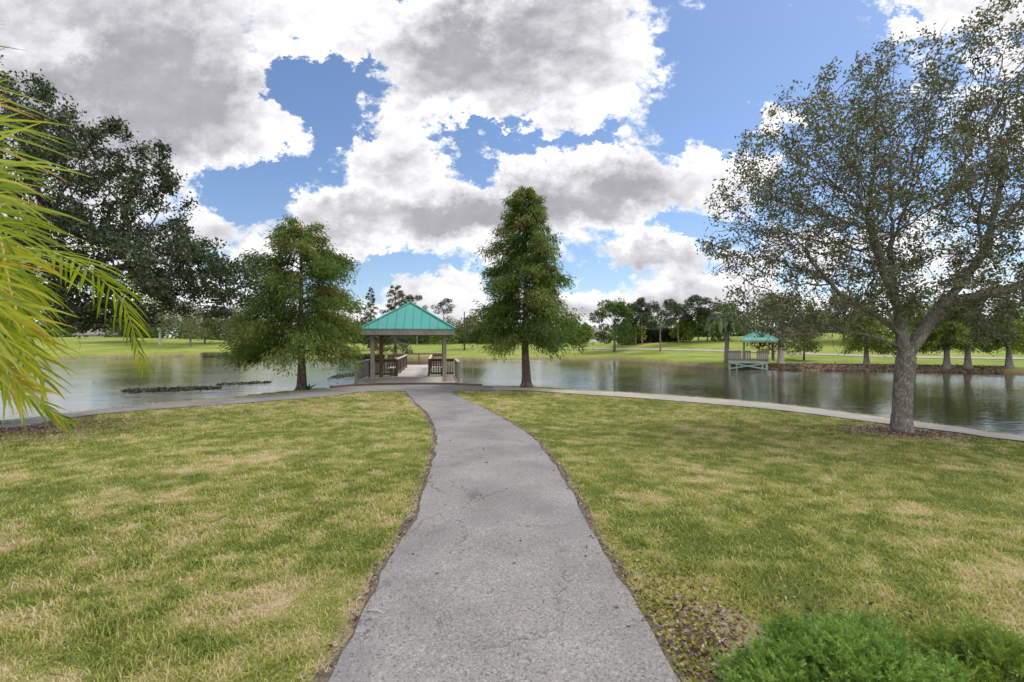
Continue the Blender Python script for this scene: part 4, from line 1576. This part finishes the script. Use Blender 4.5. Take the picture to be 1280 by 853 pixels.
pr = np.random.default_rng(14)
PX, PY = -3.55, 2.75
pz = gz(PX, PY)
palm = empty('palm_tree', (PX, PY, pz))
tag(palm, 'yellow green feather palm reaching in from the edge close to the viewer', 'palm')
pb = np.array([PX, PY, pz])
crown_p = np.array([0, 0, 2.05])
mb = MB()
zz = np.linspace(0, 1, 16)
mb.tube([(0.05 * math.sin(3 * z), 0, -.1 + 2.15 * z) for z in zz], [.10 + .018 * math.sin(40 * z) + .05 * (1 - z) ** 3 for z in zz], 14)
mb.build('trunk', M['bark_oak'], palm, smooth=True)
loc = lambda u, v, D: P(u - 18, v + 8, D) - pb
sv = (.9, -.38, .16)
fr = [
    # points, pairs, leaflet length and width, tint, spread, droop, forward lean, side
    ([crown_p, loc(-120, 120, 2.6), loc(-40, 170, 2.5), loc(10, 260, 2.4), loc(35, 370, 2.35), loc(75, 470, 2.3)], 58, .58, .022, .50, 1.0, .38, .55, sv),
    ([crown_p, loc(-150, 60, 2.7), loc(-70, 90, 2.7), loc(-20, 170, 2.7), loc(-5, 260, 2.65), loc(5, 350, 2.6)], 52, .44, .018, .34, 1.0, .30, .5, (.85, .4, .1)),
    ([crown_p, loc(-140, 290, 2.45), loc(-70, 310, 2.3), loc(-15, 370, 2.2), loc(20, 430, 2.15), loc(45, 480, 2.1)], 46, .46, .024, .62, 1.0, .6, .7, sv),
    ([crown_p, loc(-170, 0, 2.9), loc(-110, 0, 2.9), loc(-60, 40, 2.9), loc(-35, 120, 2.9), loc(-30, 200, 2.9)], 40, .36, .014, .14, 1.0, .12, .35, (.95, .2, .12)),
    ([crown_p, loc(-150, 330, 2.8), loc(-80, 390, 2.8), loc(-10, 440, 2.75), loc(50, 485, 2.7), loc(105, 522, 2.7)], 50, .34, .019, .36, 1.0, .35, .9, (.5, -.3, .8)),
    ([crown_p, loc(-140, 150, 2.75), loc(-70, 190, 2.7), loc(-10, 270, 2.65), loc(20, 350, 2.6), loc(40, 410, 2.55)], 50, .42, .017, .55, 1.0, .4, .5, (.9, .2, .2)),
    ([crown_p, loc(-150, 240, 2.3), loc(-80, 270, 2.2), loc(-30, 330, 2.15), loc(-5, 400, 2.1), loc(10, 460, 2.05)], 50, .42, .022, .6, 1.0, .5, .6, (.9, -.2, .15)),
    ([crown_p, loc(-130, 200, 2.6), loc(-60, 220, 2.5), loc(-15, 290, 2.45), loc(0, 380, 2.4), loc(15, 440, 2.4)], 46, .46, .021, .45, 1.0, .5, .6, (.9, .1, .1)),
]
for pts, npair, L, W, tint, spd, drp, fwd, sdv in fr:
    frond(palm, pts, npair, L, W, pr, M['leaf_palm'], M['rachis'], tint + .10, r0=.011, droop=drp, spread=spd, sidev=sdv, fwd=fwd)
for k in range(8):
    a = R(95 + 26 * k)
    d = np.array([math.cos(a), math.sin(a), 0])
    e = pr.uniform(.5, 1.3)
    frond(palm, [crown_p, crown_p + d * .5 + np.array([0, 0, .35 * e]), crown_p + d * 1.1 + np.array([0, 0, .4 * e]), crown_p + d * 1.7 + np.array([0, 0, .05 * e]), crown_p + d * 2.0 + np.array([0, 0, -.6])], 36, .48, .028, pr, M['leaf_palm'], M['rachis'], pr.uniform(.2, .5))

# feathery palm on the far bank
b = px_ground(908, 454)
fp = empty('palm_tree', b)
tag(fp, 'grey green feathery palm on the far bank next to the small shelter', 'palm')
Hp = height_for(b, 398)
mb = MB()
mb.tube([(0, 0, -.2), (0, 0, .3), (.06, 0, Hp * .5), (.05, 0, Hp)], [.30, .24, .2, .24], 10)
mb.build('trunk', M['bark_oak'], fp, smooth=True)
fr_rng = np.random.default_rng(3)
for k in range(26):
    a = k * 2.39996
    el = 1.15 - 1.5 * (k / 26)
    d = np.array([math.cos(a), math.sin(a), 0])
    L = 2.3
    c0 = np.array([.05, 0, Hp])
    frond(fp, [c0, c0 + d * L * .3 + np.array([0, 0, .5 * el]), c0 + d * L * .65 + np.array([0, 0, .65 * el - .1]), c0 + d * L * .9 + np.array([0, 0, .3 * el - .7]), c0 + d * L * .98 + np.array([0, 0, .1 * el - 1.5])], 34, .72, .11, fr_rng, M['leaf_palm_dark'], M['rachis'], .3 if k < 14 else .75, r0=.03, droop=1.2)

# ------------------------------------------------------------------ junipers in the foreground


def juniper(name, base, rx, ry, h, n_spray, seed, mat, label):
    rng = np.random.default_rng(seed)
    root = empty(name, (base[0], base[1], gz(*base)))
    tag(root, label, 'shrub')
    # stems
    mb = MB()
    for k in range(60):
        a = rng.random() * 6.283; q = rng.random() ** .5
        e = np.array([math.cos(a) * rx * q, math.sin(a) * ry * q, h * (1 - q * q * .75) * rng.uniform(.5, .85)])
        mb.tube([(0, 0, 0), tuple(e * np.array([.5, .5, .35])), tuple(e)], [.008, .006, .003], 4, cap=False)
    mb.build('stem', M['bark_dark'], root)
    P_, D_, T_ = [], [], []
    for k in range(n_spray):
        a = rng.random() * 6.283
        q = rng.random() ** .5
        edge = 1 + .22 * math.sin(3 * a + seed) + .16 * math.sin(7 * a + 1)
        lump = vnoise(np.array([math.cos(a) * q * 4.2 + 9]), np.array([math.sin(a) * q * 4.2 + seed]))[0]
        hh = h * (1 - .75 * q * q) * (.45 + .95 * lump)
        o = np.array([math.cos(a) * rx * q * edge, math.sin(a) * ry * q * edge, hh * rng.uniform(.55, 1.0)])
        d = np.array([math.cos(a) * (.35 + .7 * q), math.sin(a) * (.35 + .7 * q), rng.uniform(.25, 1.0)]) + rng.normal(0, .38, 3)
        d /= np.linalg.norm(d)
        tn = np.clip(rng.normal(.36, .17) + .3 * (lump - .5), .02, .8)
        # a main shoot and a few side shoots
        shoots = [(o, d, rng.uniform(.10, .19), 40)]
        for j in range(3):
            sdv = d + rng.normal(0, .55, 3); sdv /= np.linalg.norm(sdv)
            shoots.append((o + d * rng.uniform(.02, .11), sdv, rng.uniform(.04, .08), 18))
        for (so, sd_, L, m) in shoots:
            t = rng.random(m)
            br_d = unit(rng.normal(size=(m, 3)))
            c = so + sd_ * (L * t)[:, None] + br_d * (.010 * (1.15 - t))[:, None]
            P_.append(c); D_.append(sd_[None] * 1.0 + br_d * .60)
            T_.append(np.clip(tn + .42 * (t - .45) + rng.normal(0, .08, m), 0, 1))
    crown('foliage', np.vstack(P_), np.vstack(D_), (.019), .0052, np.concatenate(T_), mat, root, rng)
    return root


juniper('juniper_shrub', JUN, .50, .40, .19, 1000, 4, M['juniper'], 'low spreading deep green juniper beside the near end of the asphalt path')
juniper('juniper_shrub', (2.36, 2.22), .32, .30, .19, 420, 6, M['juniper_pale'], 'smaller yellower green juniper at the corner next to the deep green one')

# ------------------------------------------------------------------ loose stuff


def chips(name, spots, label, cat, mat=M['mulch'], L=.05, W=.022, seed=1):
    rng = np.random.default_rng(seed)
    P_ = []
    for (x, y, rx, ry, n) in spots:
        q = rng.normal(size=(n, 2)) * np.array([rx, ry]) * .5
        P_.append(q + np.array([x, y]))
    p = np.vstack(P_)
    sd = pond_sd(p[:, 0], p[:, 1])
    k = (sd > .2) & ~in_path(p[:, 0], p[:, 1], .0) & ~in_walk(p[:, 0], p[:, 1], .02)
    p = p[k]
    z = height(p[:, 0], p[:, 1], sd[k]) + rng.random(len(p)) * .018 + .004
    d = rng.normal(size=(len(p), 3)); d[:, 2] *= .22
    V, Q = leaf_quads(np.column_stack([p, z]), d, L, W, rng, .08)
    o = np_mesh(name, V, Q, mat, None, {'rnd': np.repeat(rng.random(len(p)), 4)})
    tag(o, label, cat, kind='stuff')


chips('wood_chips', [(1.06, 2.5, .24, .50, 750), (1.10, 3.1, .28, .8, 350), (1.75, 2.8, 1.1, .45, 500)], 'grey brown bark chips and dead leaves beside the deep green juniper', 'bark chips', L=.035, W=.016)
chips('mulch', [(OAK_R[0], OAK_R[1] - .1, 1.5, .9, 2600)], 'dark mulch ring round the foot of the forked oak', 'mulch', seed=2)
chips('mulch', [(OAK_L[0] + .5, OAK_L[1] - .2, 2.6, 1.5, 9000)], 'brown mulch bed round the foot of the dark oak behind the palm', 'mulch', seed=3)
# strips of leaf litter along the edges of the path
lit = []
for y in np.linspace(2.2, 15, 60):
    lit.append((float(pathL(y)) - .05, y, .07, .3, 18)); lit.append((float(pathR(y)) + .05, y, .07, .3, 18))
chips('leaf_litter', lit, 'brown leaf litter gathered along both edges of the asphalt path', 'leaf litter', L=.03, W=.014, seed=4)

M['clover'] = mat_leaf('yellow_green_weed_leaves', [(0, (.13, .17, .03)), (.6, (.27, .27, .045)), (1, (.38, .29, .07))], .3, .6, .2)
chips('low_weeds', [(1.0, 2.5, .24, .7, 900), (1.3, 3.1, .5, .5, 700), (.85, 3.6, .2, .9, 500)], 'low yellowish weeds among the bark chips beside the near end of the path', 'weeds', mat=M['clover'], L=.026, W=.018, seed=12)
fl_r = np.random.default_rng(40)
yy_ = fl_r.uniform(2.4, 14, 90); xx_ = pathL(yy_) + (pathR(yy_) - pathL(yy_)) * np.clip(fl_r.beta(.6, .6, 90), .01, .99)
V, Q = leaf_quads(np.column_stack([xx_, yy_, height(xx_, yy_, np.full(90, 50.)) + .022]), fl_r.normal(size=(90, 3)) * np.array([1, 1, .08]), .035, .018, fl_r, .1)
tag(np_mesh('fallen_leaves', V, Q, M['mulch'], None, {'rnd': np.repeat(fl_r.random(90), 4)}), 'few brown fallen leaves scattered on the asphalt path', 'fallen leaves', kind='stuff')

# mulch on the far bank below the cypresses
mr = np.random.default_rng(8)
n = 9000
uu = mr.uniform(955, 1255, n)
fu = np.array([p[0] for p in far_px]); fvv = np.array([p[1] for p in far_px])
vb = np.interp(uu, fu, fvv)
Db = (CAMZ - WATER_Z) * F / (vb - VH)
xx = (uu - 640) / F * Db; d_in = mr.random(n) ** 1.3 * 2.6
sc_ = (Db + d_in) / Db
xx *= sc_; yy = Db * sc_
sd = pond_sd(xx, yy)
k = sd > .15
zz = height(xx, yy, sd) + .03
V, Q = leaf_quads(np.column_stack([xx, yy, zz])[k], mr.normal(size=(k.sum(), 3)) * np.array([1, 1, .12]), .2, .12, mr, .1)
tag(np_mesh('mulch', V, Q, M['mulch_far'], None, {'rnd': np.repeat(mr.random(k.sum()) * .75, 4)}), 'reddish brown mulch bed along the far bank under the row of cypresses', 'mulch', kind='stuff')

# floating weed
def weed(u0, u1, v, thick, n, seed, label):
    rng = np.random.default_rng(seed)
    D = (CAMZ - WATER_Z) * F / (v - VH)
    t = rng.random(n)
    x = ((u0 + (u1 - u0) * t) - 640) / F * D
    y = D + rng.normal(0, 1, n) * thick * (.3 + np.sin(np.pi * t)) * .5 + (t - .5) * 1.6
    p = np.column_stack([x, y, np.full(n, WATER_Z + .012) + rng.random(n) * .03])
    d = rng.normal(size=(n, 3)) * np.array([1, 1, .25])
    V, Q = leaf_quads(p, d, .16, .08, rng, .05)
    tag(np_mesh('water_weed', V, Q, M['weed'], None, {'rnd': np.repeat(rng.random(n), 4)}), label, 'water weed', kind='stuff')


weed(172, 262, 487.5, .8, 3000, 1, 'long dark raft of floating weed on the open water near the palm')
weed(283, 330, 480, .8, 500, 2, 'thin scatter of floating weed between the raft and the rounded cypress')
weed(425, 446, 470, 2.0, 1500, 5, 'dark weed in the water left of the shelter railing')

# water plants along the far left and behind the dock
def reeds(u0, u1, n, seed, label, hgt=.55, mat='leaf_hedge'):
    rng = np.random.default_rng(seed)
    uu = rng.uniform(u0, u1, n)
    vb = np.interp(uu, fu, fvv)
    D = (CAMZ - WATER_Z) * F / (vb - VH) + rng.normal(0, .7, n)
    x = (uu - 640) / F * D
    p = np.column_stack([x, D, np.full(n, WATER_Z)])
    d = rng.normal(0, .35, (n, 3)) + np.array([0, 0, 1])
    V, Q = leaf_quads(p, d, hgt, .08, rng, .1)
    tag(np_mesh('reeds', V, Q, M[mat], None, {'rnd': np.repeat(rng.random(n), 4)}), label, 'reeds', kind='stuff')


reeds(252, 300, 2200, 1, 'low grey green reeds at the far water edge left of the rounded cypress', .7, 'leaf_olive')
reeds(425, 480, 2600, 2, 'dark reeds at the far water edge seen beside the shelter', .6)

# small strappy plants at the foot of the rounded cypress
def strappy(base, n, L, seed, label):
    rng = np.random.default_rng(seed)
    V, Q, A = [], [], []
    for k in range(n):
        a = rng.random() * 6.283
        d = np.array([math.cos(a), math.sin(a), rng.uniform(.6, 1.8)])
        leaflet_strip(V, Q, A, (rng.normal(0, .04), rng.normal(0, .04), 0), d, np.array([rng.normal(), rng.normal(), .2]), L * rng.uniform(.6, 1.1), .05, .9, rng.uniform(.0, .45), 4)
    o = np_mesh('strappy_plant', np.array(V), np.array(Q), M['leaf_palm_dark'], None, {'rnd': np.array(A)}, smooth=True)
    o.location = (base[0], base[1], gz(*base))
    tag(o, label, 'plant')


cxl = (377 - 640) / F * 20.6
strappy((cxl + .42, 20.35), 26, .55, 1, 'strappy green plant at the foot of the rounded cypress, on the shelter side')
strappy((cxl - .40, 20.5), 16, .38, 2, 'tiny strappy plant at the foot of the rounded cypress, on the palm side')

# lamp post beyond the water
b = px_ground(580.5, 438.5)
lp = empty('lamp_post', b)
tag(lp, 'tall slim black lamp post standing on the far lawn', 'lamp post')
H = height_for(b, 390.5)
mb = MB(); mb.tube([(0, 0, -.1), (0, 0, .25), (0, 0, H * .5), (0, 0, H)], [.22, .15, .13, .10], 10); mb.build('pole', M['black_metal'], lp, smooth=True)
mb = MB(); mb.beam((0, 0, H * .83), (.42, 0, H * .84), .06, .06); mb.build('arm', M['black_metal'], lp)
mb = MB(); mb.box(.2, .75, -.16, .16, H * .80, H * .845); mb.build('lamp_head', M['black_metal'], lp, bevel=.03)


# houses far behind
def house(base, w, d, h, rise, rz, wall, label, n_win=3):
    root = empty('house', base, rz)
    tag(root, label, 'house')
    mb = MB(); mb.box(-w / 2, w / 2, -d / 2, d / 2, -.5, h); wl = mb.build('wall', wall, root)
    mb = MB()
    o_ = .7
    a = [(-w / 2 - o_, -d / 2 - o_, h), (w / 2 + o_, -d / 2 - o_, h), (w / 2 + o_, d / 2 + o_, h), (-w / 2 - o_, d / 2 + o_, h)]
    r0 = (-w / 2 + d / 2, 0, h + rise); r1 = (w / 2 - d / 2, 0, h + rise)
    mb.poly([a[0], a[1], r1, r0]); mb.poly([a[1], a[2], r1]); mb.poly([a[2], a[3], r0, r1]); mb.poly([a[3], a[0], r0])
    mb.poly([(p[0], p[1], p[2] - .2) for p in reversed(a)])
    for i in range(4):
        p, q = a[i], a[(i + 1) % 4]
        mb.poly([(p[0], p[1], p[2] - .2), (q[0], q[1], q[2] - .2), q, p])
    mb.build('roof', M['shingle'], root)
    for k in range(n_win):
        x = -w / 2 + w * (k + .5) / n_win
        mb = MB(); mb.box(x - .7, x + .7, -d / 2 - .05, -d / 2 + .02, .9, 2.2); wn = mb.build('window', M['wall_white'], root)
        mb = MB(); mb.box(x - .6, x + .6, -d / 2 - .07, -d / 2 - .052, 1.0, 2.1); mb.build('pane', M['glass_dark'], wn)


b = px_ground(112, 421)
house((b[0], b[1] + 8, gz(b[0], b[1] + 8)), 14, 9, 1.9, 2.6, R(18), M['wall_cream'], 'low cream house with grey brown hipped roof glimpsed behind the palm leaves')
b = px_ground(749, 430)
house((b[0] + 2.2, b[1] + 18, gz(b[0] + 2.2, b[1] + 18)), 6, 5, 2.3, 1.5, R(-5), M['wall_white'], 'small white house glimpsed between trees right of the tall conical cypress', 2)

# twig and a bit of dark litter lying on the path
mb = MB()
p = near_pt(461, 768)
mb.tube([(p[0], p[1], .022), (p[0] + .05, p[1] - .006, .03), (p[0] + .1, p[1] - .03, .024)], [.004, .004, .002], 5)
tag(mb.build('twig', M['bark_pale']), 'short pale twig lying on the edge of the asphalt path', 'twig')
